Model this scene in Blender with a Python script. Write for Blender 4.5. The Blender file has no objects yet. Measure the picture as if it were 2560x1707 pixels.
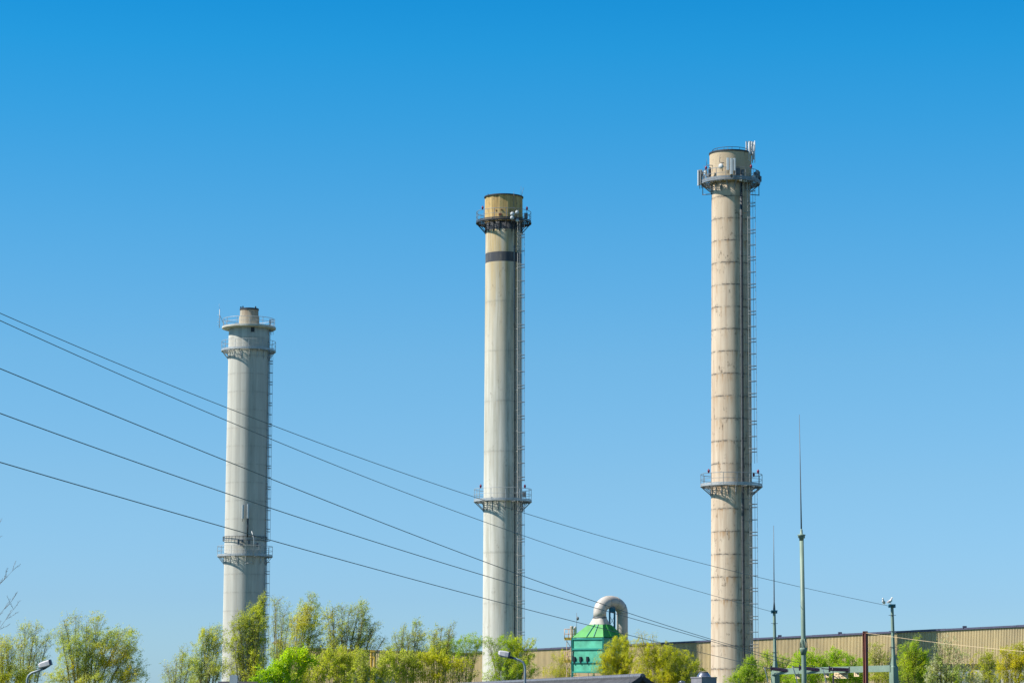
import bpy, math, random
import numpy as np
from mathutils import Vector, Matrix

scene = bpy.context.scene
COL = scene.collection
PI = math.pi
F = 6500.0            # focal length in photo pixels (2560 wide)
CAMZ = 6.0
TILT = math.atan((1760.0 - 853.5) / F)
ROLL = 0.0065
CAMLOC = Vector((0, 0, CAMZ))
CR = Matrix.Rotation(PI / 2 + TILT, 3, 'X') @ Matrix.Rotation(ROLL, 3, 'Z')


def P(px, py, D):
    """world point seen at photo pixel (px,py) at distance Y = D"""
    d = CR @ Vector(((px - 1280.0) / F, -(py - 853.5) / F, -1.0))
    return CAMLOC + d * (D / d.y)


def M_PX(px, py, D):
    """metres per photo pixel there"""
    p = P(px, py, D) - CAMLOC
    depth = -(CR.transposed() @ p).z
    return depth / F

# ------------------------------------------------------------------ materials


def newmat(name):
    m = bpy.data.materials.new(name)
    m.use_nodes = True
    nt = m.node_tree
    return m, nt, nt.nodes, nt.links, nt.nodes['Principled BSDF']


def N(nodes, t, **kw):
    n = nodes.new(t)
    for k, v in kw.items():
        setattr(n, k, v)
    return n


def noise(nodes, links, vec, scale, detail=4, rough=0.6, vscale=None):
    if vscale is not None:
        mp = N(nodes, 'ShaderNodeMapping')
        mp.inputs['Scale'].default_value = vscale
        links.new(vec, mp.inputs['Vector'])
        vec = mp.outputs[0]
    n = N(nodes, 'ShaderNodeTexNoise')
    n.inputs['Scale'].default_value = scale
    n.inputs['Detail'].default_value = detail
    n.inputs['Roughness'].default_value = rough
    links.new(vec, n.inputs['Vector'])
    return n.outputs['Fac']


def ramp(nodes, links, fac, stops, interp='LINEAR'):
    r = N(nodes, 'ShaderNodeValToRGB')
    r.color_ramp.interpolation = interp
    e = r.color_ramp.elements
    while len(e) > len(stops):
        e.remove(e[-1])
    while len(e) < len(stops):
        e.new(0.5)
    for i, (p, c) in enumerate(stops):
        e[i].position = p
        e[i].color = (c[0], c[1], c[2], 1) if hasattr(c, '__len__') else (c, c, c, 1)
    links.new(fac, r.inputs[0])
    return r.outputs[0]


def mix(nodes, links, fac, a, b, mode='MIX'):
    m = N(nodes, 'ShaderNodeMix', data_type='RGBA', blend_type=mode)
    for s, v in ((0, fac), (6, a), (7, b)):
        if isinstance(v, (int, float)):
            m.inputs[s].default_value = v
        elif isinstance(v, (tuple, list)):
            m.inputs[s].default_value = (v[0], v[1], v[2], 1)
        else:
            links.new(v, m.inputs[s])
    return m.outputs[2]


def math_(nodes, links, op, a, b=0.0, clamp=False):
    m = N(nodes, 'ShaderNodeMath', operation=op)
    m.use_clamp = clamp
    for i, v in enumerate((a, b)):
        if isinstance(v, (int, float)):
            m.inputs[i].default_value = v
        else:
            links.new(v, m.inputs[i])
    return m.outputs[0]


def maprange(nodes, links, v, a, b, c=0.0, d=1.0, smooth=False):
    m = N(nodes, 'ShaderNodeMapRange')
    if smooth:
        m.interpolation_type = 'SMOOTHSTEP'
    links.new(v, m.inputs[0])
    for i, x in enumerate((a, b, c, d)):
        m.inputs[i + 1].default_value = x
    return m.outputs[0]


def simple(name, col, rough=0.6, metal=0.0, var=0.12, scale=3.0):
    """a paint / metal with slight dirt variation"""
    m, nt, no, li, bs = newmat(name)
    tc = N(no, 'ShaderNodeTexCoord')
    nz = noise(no, li, tc.outputs['Object'], scale, 5)
    dark = tuple(c * (1 - 2 * var) for c in col)
    lite = tuple(min(1, c * (1 + var)) for c in col)
    li.new(ramp(no, li, nz, [(0.3, dark), (0.7, lite)]), bs.inputs['Base Color'])
    bs.inputs['Roughness'].default_value = rough
    bs.inputs['Metallic'].default_value = metal
    return m


def foliage(name, c1, c2, c3, scale=0.35):
    m, nt, no, li, bs = newmat(name)
    geo = N(no, 'ShaderNodeNewGeometry')
    n1 = noise(no, li, geo.outputs['Position'], scale, 3)
    col = ramp(no, li, n1, [(0.36, c1), (0.52, c2), (0.64, c3)])
    n2 = noise(no, li, geo.outputs['Position'], 9.0, 2)
    col = mix(no, li, 1.0, col, ramp(no, li, n2, [(0.3, 0.72), (0.7, 1.15)]), 'MULTIPLY')
    bs.inputs['Roughness'].default_value = 0.55
    li.new(col, bs.inputs['Base Color'])
    tr = N(no, 'ShaderNodeBsdfTranslucent')
    li.new(mix(no, li, 1.0, col, (1.1, 1.15, 0.6), 'MULTIPLY'), tr.inputs[0])
    ms = N(no, 'ShaderNodeMixShader')
    ms.inputs[0].default_value = 0.6
    li.new(bs.outputs[0], ms.inputs[1])
    li.new(tr.outputs[0], ms.inputs[2])
    li.new(ms.outputs[0], no['Material Output'].inputs[0])
    return m


def concrete(name, base, light, stain, streak=0.5, bands=None, joint=None, top_stain=None, strips=0.0, spots=0.0, jcol=(0.09, 0.085, 0.08), drip=0.0, soot=0.0):
    """weathered chimney concrete: vertical run-off streaks, casting joints, painted bands (object z)"""
    m, nt, no, li, bs = newmat(name)
    tc = N(no, 'ShaderNodeTexCoord')
    obj = tc.outputs['Object']
    sep = N(no, 'ShaderNodeSeparateXYZ')
    li.new(obj, sep.inputs[0])
    z = sep.outputs[2]
    n1 = noise(no, li, obj, 1.0, 5, 0.6, (1.0, 1.0, 0.12))
    col = ramp(no, li, n1, [(0.32, base), (0.62, light)])
    n2 = noise(no, li, obj, 2.2, 4, 0.7, (1.0, 1.0, 0.03))
    f2 = math_(no, li, 'MULTIPLY', maprange(no, li, n2, 0.48, 0.72), streak)
    col = mix(no, li, f2, col, stain)
    if strips:
        ang = math_(no, li, 'ARCTAN2', sep.outputs[0], sep.outputs[1])
        a8 = math_(no, li, 'MULTIPLY', ang, 26 / (2 * PI))
        fl = math_(no, li, 'FLOOR', a8)
        wn = N(no, 'ShaderNodeTexWhiteNoise', noise_dimensions='1D')
        li.new(fl, wn.inputs['W'])
        col = mix(no, li, 1.0, col, ramp(no, li, wn.outputs['Value'], [(0, 1 - strips), (1, 1 + strips * 0.4)]), 'MULTIPLY')
    if top_stain:
        z0, z1, c, amt = top_stain
        n3 = noise(no, li, obj, 1.6, 4, 0.6, (1.2, 1.2, 0.05))
        f = maprange(no, li, z, z0, z1)
        f = math_(no, li, 'MULTIPLY', f, ramp_val(no, li, n3, 0.3, 0.62))
        f = math_(no, li, 'MULTIPLY', f, amt, True)
        col = mix(no, li, f, col, c)
        n4 = noise(no, li, obj, 3.5, 4, 0.6, (1.0, 1.0, 0.06))
        f = math_(no, li, 'MULTIPLY', maprange(no, li, z, z1 - 2, z1 + 3), ramp_val(no, li, n4, 0.5, 0.66), True)
        col = mix(no, li, math_(no, li, 'MULTIPLY', f, 0.75), col, (0.06, 0.045, 0.02))
    if joint:
        sp, off, amt = joint
        n5 = noise(no, li, obj, 1.3, 4, 0.7)
        n6 = noise(no, li, obj, 3.0, 4, 0.7)
        wob = math_(no, li, 'MULTIPLY', math_(no, li, 'SUBTRACT', n6, 0.5), 0.25)
        zz = math_(no, li, 'ADD', math_(no, li, 'ADD', z, off), wob)
        fr = math_(no, li, 'FRACT', math_(no, li, 'DIVIDE', zz, sp))
        d = math_(no, li, 'ABSOLUTE', math_(no, li, 'SUBTRACT', fr, 0.5))
        core = maprange(no, li, d, 0.036, 0.008)
        halo = math_(no, li, 'MULTIPLY', maprange(no, li, d, 0.11, 0.0), 0.35)
        f = math_(no, li, 'MAXIMUM', core, halo)
        f = math_(no, li, 'MULTIPLY', f, math_(no, li, 'MULTIPLY', ramp_val(no, li, n5, 0.38, 0.56), amt), True)
        col = mix(no, li, f, col, jcol)
        if drip:
            nd = noise(no, li, obj, 4.5, 3, 0.6, (1.0, 1.0, 0.05))
            nd2 = noise(no, li, obj, 0.9, 3, 0.6)
            fd = math_(no, li, 'MULTIPLY', maprange(no, li, fr, -0.05, 0.5), math_(no, li, 'LESS_THAN', fr, 0.5))
            fd = math_(no, li, 'MULTIPLY', fd, ramp_val(no, li, nd, 0.46, 0.66))
            fd = math_(no, li, 'MULTIPLY', fd, ramp_val(no, li, nd2, 0.38, 0.6), True)
            col = mix(no, li, math_(no, li, 'MULTIPLY', fd, drip), col, (0.42, 0.25, 0.12))
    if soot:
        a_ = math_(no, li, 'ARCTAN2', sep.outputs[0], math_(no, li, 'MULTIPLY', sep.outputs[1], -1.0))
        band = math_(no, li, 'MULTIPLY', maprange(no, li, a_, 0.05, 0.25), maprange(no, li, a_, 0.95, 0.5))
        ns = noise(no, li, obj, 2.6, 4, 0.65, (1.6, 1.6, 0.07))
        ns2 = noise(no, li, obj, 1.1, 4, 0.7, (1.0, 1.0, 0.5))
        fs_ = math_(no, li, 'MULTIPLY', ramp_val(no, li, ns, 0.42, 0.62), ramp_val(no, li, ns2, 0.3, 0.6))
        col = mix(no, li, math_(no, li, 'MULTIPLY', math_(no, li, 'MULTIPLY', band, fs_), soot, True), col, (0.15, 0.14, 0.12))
    if spots:
        n7 = noise(no, li, obj, 1.4, 3, 0.5, (1.0, 1.0, 0.6))
        n8 = noise(no, li, obj, 6.0, 4, 0.7, (1.0, 1.0, 0.45))
        f = math_(no, li, 'MULTIPLY', ramp_val(no, li, n7, 0.56, 0.66), ramp_val(no, li, n8, 0.5, 0.62))
        col = mix(no, li, math_(no, li, 'MULTIPLY', f, spots), col, (0.16, 0.12, 0.085))
    if bands:
        nb = noise(no, li, obj, 2.5, 4, 0.6, (1.0, 1.0, 0.15))
        for (b0, b1) in bands:
            f = math_(no, li, 'MULTIPLY', math_(no, li, 'GREATER_THAN', z, b0), math_(no, li, 'LESS_THAN', z, b1))
            bc = ramp(no, li, nb, [(0.35, (0.055, 0.065, 0.085)), (0.62, (0.095, 0.10, 0.11)), (0.8, (0.24, 0.22, 0.16))])
            col = mix(no, li, f, col, bc)
    li.new(col, bs.inputs['Base Color'])
    bs.inputs['Roughness'].default_value = 0.9
    bs.inputs['Diffuse Roughness'].default_value = 0.3
    bmp = N(no, 'ShaderNodeBump')
    bmp.inputs['Strength'].default_value = 0.25
    bmp.inputs['Distance'].default_value = 0.05
    nbp = noise(no, li, obj, 8.0, 5)
    li.new(nbp, bmp.inputs['Height'])
    li.new(bmp.outputs[0], bs.inputs['Normal'])
    return m


def ramp_val(no, li, v, a, b):
    return maprange(no, li, v, a, b)


# ------------------------------------------------------------------ mesh builder
class MB:
    def __init__(self):
        self.v = []
        self.f = []
        self.s = []

    def add(self, vs, fs, smooth=False):
        o = len(self.v)
        self.v += [tuple(p) for p in vs]
        for f in fs:
            self.f.append(tuple(i + o for i in f))
            self.s.append(smooth)

    def box(self, c, size, rot=None):
        sx, sy, sz = size[0] / 2, size[1] / 2, size[2] / 2
        c = Vector(c)
        vs = []
        for x in (-sx, sx):
            for y in (-sy, sy):
                for z in (-sz, sz):
                    p = Vector((x, y, z))
                    if rot is not None:
                        p = rot @ p
                    vs.append(c + p)
        self.add(vs, [(0, 1, 3, 2), (4, 6, 7, 5), (0, 4, 5, 1), (2, 3, 7, 6), (0, 2, 6, 4), (1, 5, 7, 3)])

    def tube(self, pts, r, seg=8, smooth=True, caps=True, flat=None):
        """tube through pts with radius (or list of radii); flat=(a,b) scales the two section axes"""
        pts = [Vector(p) for p in pts]
        n = len(pts)
        rr = [r] * n if isinstance(r, (int, float)) else list(r)
        vs = []
        up = None
        for i, p in enumerate(pts):
            if i == 0:
                t = pts[1] - pts[0]
            elif i == n - 1:
                t = pts[-1] - pts[-2]
            else:
                t = pts[i + 1] - pts[i - 1]
            if t.length < 1e-9:
                t = Vector((0, 0, 1))
            t.normalize()
            if up is None:
                ref = Vector((0, 0, 1)) if abs(t.z) < 0.9 else Vector((0, 1, 0))
                a = t.cross(ref).normalized()
            else:
                a = (up - t * up.dot(t))
                a = a.normalized() if a.length > 1e-6 else t.orthogonal().normalized()
            up = a
            b = t.cross(a)
            fa, fb = flat if flat else (1, 1)
            for k in range(seg):
                th = 2 * PI * k / seg
                vs.append(p + a * (math.cos(th) * rr[i] * fa) + b * (math.sin(th) * rr[i] * fb))
        fs = []
        for i in range(n - 1):
            for k in range(seg):
                k2 = (k + 1) % seg
                fs.append((i * seg + k, i * seg + k2, (i + 1) * seg + k2, (i + 1) * seg + k))
        self.add(vs, fs, smooth)
        if caps:
            o = len(self.v) - n * seg
            self.f.append(tuple(o + k for k in range(seg))[::-1])
            self.s.append(False)
            self.f.append(tuple(o + (n - 1) * seg + k for k in range(seg)))
            self.s.append(False)

    def lathe(self, prof, c=(0, 0, 0), seg=64, smooth=True, caps=True, a0=0.0):
        """prof: list of (r,z) from bottom to top"""
        c = Vector(c)
        vs = []
        for (r, z) in prof:
            for k in range(seg):
                th = 2 * PI * k / seg + a0
                vs.append((c.x + r * math.cos(th), c.y + r * math.sin(th), c.z + z))
        fs = []
        for i in range(len(prof) - 1):
            for k in range(seg):
                k2 = (k + 1) % seg
                fs.append((i * seg + k, i * seg + k2, (i + 1) * seg + k2, (i + 1) * seg + k))
        self.add(vs, fs, smooth)
        if caps:
            o = len(self.v) - len(prof) * seg
            self.f.append(tuple(o + k for k in range(seg))[::-1])
            self.s.append(False)
            self.f.append(tuple(o + (len(prof) - 1) * seg + k for k in range(seg)))
            self.s.append(False)

    def ring(self, r0, r1, z0, z1, seg=64, a0=0.0, a1=2 * PI):
        """annulus of rectangular section"""
        full = abs(a1 - a0 - 2 * PI) < 1e-6
        n = seg if full else seg + 1
        vs = []
        for k in range(n):
            th = a0 + (a1 - a0) * k / seg
            c, s = math.cos(th), math.sin(th)
            vs += [(r0 * c, r0 * s, z0), (r1 * c, r1 * s, z0), (r1 * c, r1 * s, z1), (r0 * c, r0 * s, z1)]
        fs = []
        for k in range(seg):
            a = k * 4
            b = ((k + 1) % n) * 4
            for j in range(4):
                j2 = (j + 1) % 4
                fs.append((a + j, b + j, b + j2, a + j2))
        if not full:
            fs.append((3, 2, 1, 0))
            e = (n - 1) * 4
            fs.append((e, e + 1, e + 2, e + 3))
        self.add(vs, fs)

    def circ(self, r, z, rad, seg=48, a0=0.0, a1=2 * PI, c=(0, 0)):
        """thin round ring rail"""
        full = abs(a1 - a0 - 2 * PI) < 1e-6
        n = seg if full else seg + 1
        vs = []
        for k in range(n):
            th = a0 + (a1 - a0) * k / seg
            for j in range(5):
                ph = 2 * PI * j / 5
                q = r + rad * math.cos(ph)
                vs.append((c[0] + q * math.cos(th), c[1] + q * math.sin(th), z + rad * math.sin(ph)))
        fs = []
        for k in range(seg):
            a = k * 5
            b = ((k + 1) % n) * 5
            for j in range(5):
                j2 = (j + 1) % 5
                fs.append((a + j, b + j, b + j2, a + j2))
        self.add(vs, fs, True)

    def prism(self, poly, vec):
        """extrude planar polygon (list of 3D points) along vec"""
        vec = Vector(vec)
        n = len(poly)
        vs = [Vector(p) for p in poly] + [Vector(p) + vec for p in poly]
        fs = [tuple(range(n))[::-1], tuple(range(n, 2 * n))]
        for i in range(n):
            j = (i + 1) % n
            fs.append((i, j, n + j, n + i))
        self.add(vs, fs)

    def build(self, name, mat, parent=None, loc=None):
        me = bpy.data.meshes.new(name)
        me.from_pydata(self.v, [], self.f)
        me.polygons.foreach_set('use_smooth', self.s)
        me.materials.append(mat)
        me.update()
        import bmesh
        bm = bmesh.new()
        bm.from_mesh(me)
        bmesh.ops.recalc_face_normals(bm, faces=bm.faces)
        bm.to_mesh(me)
        bm.free()
        o = bpy.data.objects.new(name, me)
        COL.objects.link(o)
        if parent is not None:
            o.parent = parent
        if loc is not None:
            o.location = loc
        return o


def tag(o, label=None, cat=None, group=None, kind=None):
    if label:
        o['label'] = label
    if cat:
        o['category'] = cat
    if group:
        o['group'] = group
    if kind:
        o['kind'] = kind
    return o


def empty(name, loc, label, cat, group=None, rot=(0, 0, 0)):
    o = bpy.data.objects.new(name, None)
    o.empty_display_size = 0.5
    COL.objects.link(o)
    o.location = loc
    o.rotation_euler = rot
    return tag(o, label, cat, group)


# ------------------------------------------------------------------ shared materials
M = {}
M['galv'] = simple('galvanised_steel', (0.42, 0.45, 0.47), 0.5, 0.3)
M['ladder'] = simple('pale_ladder_paint', (0.42, 0.42, 0.40), 0.5, 0.0, 0.08)
M['galv_mid'] = simple('weathered_steel', (0.22, 0.25, 0.28), 0.5, 0.2)
M['galv_dark'] = simple('dark_steel', (0.13, 0.15, 0.17), 0.55, 0.3)
M['black_steel'] = simple('black_steel', (0.03, 0.035, 0.045), 0.6)
M['white_paint'] = simple('white_paint', (0.72, 0.74, 0.75), 0.45, 0, 0.05)
M['antenna'] = simple('antenna_plastic', (0.46, 0.51, 0.54), 0.4, 0, 0.05)
M['red'] = simple('red_lamp', (0.22, 0.015, 0.06), 0.35)
M['pole_green'] = simple('pale_green_paint', (0.19, 0.27, 0.215), 0.5, 0, 0.08)
M['rust'] = simple('rust_brown_paint', (0.22, 0.075, 0.06), 0.7)
M['wire'] = simple('wire_grey', (0.09, 0.14, 0.18), 0.6)
M['bark'] = simple('bark', (0.085, 0.075, 0.06), 0.9, 0, 0.25, 2.0)
M['willow_bark'] = simple('willow_bark', (0.24, 0.21, 0.10), 0.9, 0, 0.2, 2.0)
M['twig_grey'] = simple('grey_twig', (0.15, 0.17, 0.19), 0.9, 0, 0.2)
M['insul'] = simple('insulator_brown', (0.035, 0.02, 0.04), 0.25)
M['sign'] = simple('cream_sign', (0.80, 0.62, 0.38), 0.5, 0, 0.03)
M['letter'] = simple('sign_letter', (0.12, 0.08, 0.06), 0.6)
M['teal'] = simple('turquoise_paint', (0.085, 0.44, 0.30), 0.65, 0, 0.2, 0.9)
M['teal_dark'] = simple('turquoise_frame', (0.02, 0.26, 0.22), 0.55, 0, 0.06)
M['green'] = simple('green_roof_paint', (0.04, 0.33, 0.06), 0.6, 0, 0.14, 1.0)
M['blue_steel'] = simple('blue_steel_paint', (0.0, 0.12, 0.20), 0.5)
M['duct'] = simple('light_duct', (0.52, 0.49, 0.45), 0.5, 0, 0.12, 0.9)
M['yellow'] = simple('yellow_paint', (0.75, 0.48, 0.06), 0.5)
M['beige'] = simple('beige_paint', (0.38, 0.35, 0.3), 0.6)
M['pink'] = simple('salmon_steel', (0.55, 0.38, 0.28), 0.6)
M['coping'] = simple('coping_metal', (0.075, 0.08, 0.14), 0.5)
M['dark_window'] = simple('dark_opening', (0.012, 0.014, 0.02), 0.4)
M['lamp_white'] = simple('lamp_housing', (0.5, 0.5, 0.53), 0.45, 0, 0.06)
M['lamp_grey'] = simple('lamp_pole', (0.24, 0.30, 0.34), 0.5, 0.2)
M['lamp_dark'] = simple('lamp_neck', (0.02, 0.03, 0.07), 0.4)
M['chrome'] = simple('polished_steel', (0.55, 0.56, 0.6), 0.22, 0.9, 0.05)
M['grey_box'] = simple('grey_zinc_box', (0.22, 0.22, 0.25), 0.5)
M['grey_wall'] = simple('grey_render', (0.38, 0.37, 0.35), 0.85)
M['gull_white'] = simple('gull_white', (0.85, 0.85, 0.85), 0.7, 0, 0.02)
M['gull_grey'] = simple('gull_grey', (0.42, 0.42, 0.47), 0.7)
M['gull_yellow'] = simple('gull_beak', (0.7, 0.4, 0.05), 0.5)

# corrugated cladding
def cladding(name, col, dark):
    m, nt, no, li, bs = newmat(name)
    tc = N(no, 'ShaderNodeTexCoord')
    n1 = noise(no, li, tc.outputs['Object'], 0.35, 4, 0.6, (1, 1, 0.5))
    c = ramp(no, li, n1, [(0.3, dark), (0.7, col)])
    n2 = noise(no, li, tc.outputs['Object'], 3.0, 3, 0.6, (1, 1, 0.05))
    c = mix(no, li, 1.0, c, ramp(no, li, n2, [(0.3, 0.8), (0.7, 1.08)]), 'MULTIPLY')
    li.new(c, bs.inputs['Base Color'])
    bs.inputs['Roughness'].default_value = 0.6
    return m


M['clad'] = cladding('sand_cladding', (0.62, 0.505, 0.28), (0.46, 0.38, 0.23))
M['clad2'] = cladding('tan_cladding', (0.52, 0.42, 0.22), (0.42, 0.33, 0.18))

# roof tiles
m, nt, no, li, bs = newmat('dark_roof_tiles')
tc = N(no, 'ShaderNodeTexCoord')
n1 = noise(no, li, tc.outputs['Object'], 1.5, 5)
li.new(ramp(no, li, n1, [(0.3, (0.035, 0.037, 0.045)), (0.7, (0.075, 0.078, 0.09))]), bs.inputs['Base Color'])
bs.inputs['Roughness'].default_value = 0.55
M['tiles'] = m
M['ridge_tile'] = simple('ridge_tile', (0.16, 0.165, 0.19), 0.5)
M['gable_dark'] = simple('dark_gable_board', (0.03, 0.033, 0.045), 0.7)

# ------------------------------------------------------------------ ground
g = MB()
g.add([(-4000, -300, 0), (4000, -300, 0), (4000, 6000, 0), (-4000, 6000, 0)], [(0, 1, 2, 3)])
m, nt, no, li, bs = newmat('ground_grass')
tc = N(no, 'ShaderNodeTexCoord')
n1 = noise(no, li, tc.outputs['Object'], 0.05, 6)
n2 = noise(no, li, tc.outputs['Object'], 1.5, 5)
c = ramp(no, li, n1, [(0.35, (0.05, 0.075, 0.02)), (0.6, (0.09, 0.11, 0.035)), (0.75, (0.13, 0.12, 0.07))])
li.new(mix(no, li, 1.0, c, ramp(no, li, n2, [(0.3, 0.7), (0.7, 1.2)]), 'MULTIPLY'), bs.inputs['Base Color'])
bs.inputs['Roughness'].default_value = 0.95
tag(g.build('ground', m), kind='structure')

# ------------------------------------------------------------------ chimneys
def dirv(az):
    """unit vector at azimuth az (deg) from the side facing the camera, positive to the right"""
    a = math.radians(az)
    return Vector((math.sin(a), -math.cos(a), 0))


class Chimney:
    def __init__(self, D, ctop, ytop, cbot, ybot, label):
        self.D = D
        pt, pb = P(ctop, ytop, D), P(cbot, ybot, D)
        self.lean = math.atan2(pt.x - pb.x, pt.z - pb.z)
        x0 = pb.x - math.tan(self.lean) * pb.z
        self.base = Vector((x0, D, 0))
        self.c0, self.y0, self.c1, self.y1 = ctop, ytop, cbot, ybot
        self.root = empty('industrial_chimney', self.base, label, 'chimney', 'industrial chimneys', rot=(0, self.lean, 0))

    def cx(self, py):
        return self.c0 + (self.c1 - self.c0) * (py - self.y0) / (self.y1 - self.y0)

    def z(self, py, dy=0.0):
        """local height of the point on the axis (or dy metres behind it) seen at photo row py"""
        return P(self.cx(py), py, self.D + dy).z

    def m(self, py):
        return M_PX(self.cx(py), py, self.D)

    def part(self, mb, name, mat, parent=None):
        return mb.build(name, mat, parent or self.root)

    # a point on the chimney at pixel (px,py) on the front side, radius r
    def at(self, px, py, r):
        x = (px - self.cx(py)) * self.m(py)
        x = max(-r, min(r, x))
        y = -math.sqrt(max(0.0, r * r - x * x))
        return Vector((x, y, self.z(py, y)))


def platform(ch, z, rs, ro, rail_h, name='platform', nb=16, drop=1.05, steel='galv', rail='galv', posts=14, lights=(), toe=0.16, bracket_mat=None, deck_thick=0.07, solid=False, a_off=6.0):
    d = MB()
    if solid:
        d.ring(rs * 0.9, ro, z - deck_thick, z, 72)
    else:
        # open grating: ring bars and radial bearers, with edge beam and toe board
        n = 6
        for i in range(n):
            r = rs + 0.04 + (ro - rs - 0.1) * i / (n - 1)
            d.ring(r, r + 0.028, z - 0.05, z - 0.005, 64)
        for k in range(56):
            a = 2 * PI * k / 56
            c, s = math.cos(a), math.sin(a)
            rot = Matrix.Rotation(a, 3, 'Z')
            rm = (rs + ro) / 2
            d.box((rm * c, rm * s, z - 0.03), (ro - rs - 0.04, 0.02, 0.03), rot)
        d.ring(ro - 0.012, ro + 0.02, z - 0.14, z - 0.03, 72)
        d.ring(ro - 0.03, ro - 0.014, z + 0.02, z + toe, 72)
        d.ring(ro - 0.16, ro - 0.014, z - 0.16, z - 0.055, 72)
    dk = ch.part(d, name, M[steel])
    r_ = MB()
    rr = ro - 0.035
    r_.circ(rr, z + rail_h, 0.032, 56)
    r_.circ(rr, z + rail_h * 0.52, 0.024, 56)
    for k in range(posts):
        v = dirv(a_off + 360 * k / posts) * rr
        r_.tube([(v.x, v.y, z - 0.02), (v.x, v.y, z + rail_h)], 0.03, 5, False)
    ch.part(r_, 'railing', M[rail], dk)
    bm_ = bracket_mat or steel
    for k in range(nb):
        az = 360 * (k + 0.35) / nb
        u = dirv(az)
        b = MB()
        a = u * (ro - 0.06)
        w = u * (rs - 0.02)
        b.tube([(w.x, w.y, z - 0.19), (a.x, a.y, z - 0.19)], 0.045, 4, False)
        b.tube([(w.x, w.y, z - drop), (a.x * 0.97, a.y * 0.97, z - 0.22)], 0.042, 4, False)
        w2 = u * (rs + 0.05)
        b.tube([(w2.x, w2.y, z - drop - 0.05), (w2.x, w2.y, z - 0.14)], 0.05, 4, False)
        ch.part(b, 'bracket', M[bm_], dk)
    for (az, box) in lights:
        v = dirv(az) * rr
        b = MB()
        b.lathe([(0.07, 0), (0.11, 0.03), (0.08, 0.12), (0.13, 0.15), (0.13, 0.3), (0.09, 0.38), (0.04, 0.42), (0.03, 0.47)], (v.x, v.y, z + rail_h - 0.02), 10)
        lt = ch.part(b, 'warning_light', M['red'])
        if box:
            b = MB()
            b.box((v.x * 0.96, v.y * 0.96, z + rail_h * 0.45), (0.42, 0.35, 0.62))
            ch.part(b, 'control_box', M['galv_dark'], lt)
    return dk


def ladder(ch, az, rfun, z0, z1, hoop=1.5, mat='galv', gaps=(), wide=0.5, standoff=0.28, cage=0.72, orient=None):
    u = dirv(az if orient is None else orient)
    ua = dirv(az)
    t = Vector((-u.y, u.x, 0))       # tangent
    L = MB()
    nseg = 30

    def pt(z, rad, tan):
        v = ua * (rfun(z) + standoff) + u * (rad - standoff) + t * tan
        return (v.x, v.y, z)
    for s in (-1, 1):
        L.tube([pt(z0 + (z1 - z0) * i / nseg, standoff, s * wide / 2) for i in range(nseg + 1)], 0.04, 5, False)
    z = z0
    while z < z1:
        L.tube([pt(z, standoff, -wide / 2), pt(z, standoff, wide / 2)], 0.014, 4, False)
        z += 0.3
    z = z0 + 0.6
    while z < z1:
        for s in (-1, 1):
            L.tube([pt(z, -0.05, s * wide / 2), pt(z, standoff, s * wide / 2)], 0.025, 4, False)
        z += 2.4
    lo = ch.part(L, 'ladder', M[mat])
    C = MB()
    k = 0
    z = z0 + 2.2
    zs = []
    while z < z1:
        zs.append(z)
        if k % 2 == 0:
            zs.append(z + 0.34)
            z += 0.34
        z += hoop
        k += 1
    for z in zs:
        if any(a < z < b for a, b in gaps):
            continue
        pts = []
        for i in range(9):
            th = PI * i / 8
            pts.append(pt(z, standoff + cage * math.sin(th), -0.36 * math.cos(th)))
        C.tube(pts, 0.03, 4, False)
    segs = []
    lo_z = z0 + 2.2
    for a, b in sorted(gaps) + [(z1, z1)]:
        if a > lo_z:
            segs.append((lo_z, a))
        lo_z = b
    for a, b in segs:
        n = max(2, int((b - a) / 2))
        for th in (25, 90, 155):
            th = math.radians(th)
            C.tube([pt(a + (b - a) * i / n, standoff + cage * math.sin(th), -0.36 * math.cos(th)) for i in range(n + 1)], 0.02, 4, False)
    ch.part(C, 'safety_cage', M['galv_mid' if mat == 'ladder' else mat], lo)
    return lo


def shaft_r(z, z0, r0, z1, r1):
    return r0 + (r1 - r0) * (z - z0) / (z1 - z0)


def riser(ch, az, rfun, z0, z1, mat, rad=0.09, off=0.1, name='riser_pipe'):
    u = dirv(az)
    t = Vector((-u.y, u.x, 0))
    b = MB()
    n = 12
    pts = []
    for i in range(n + 1):
        z = z0 + (z1 - z0) * i / n
        v = u * (rfun(z) + off)
        pts.append((v.x, v.y, z))
    b.tube(pts, rad, 6)
    z = z0 + 1
    while z < z1:
        v = u * (rfun(z) + off * 0.5)
        b.box((v.x, v.y, z), (rad * 2.6, rad * 2.6, 0.06), Matrix.Rotation(math.radians(az), 3, 'Z'))
        z += 2.2
    return ch.part(b, name, M[mat])


def shaft_profile(rf, z0, z1, n=40):
    return [(rf(z0 + (z1 - z0) * i / n), z0 + (z1 - z0) * i / n) for i in range(n + 1)]


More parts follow.
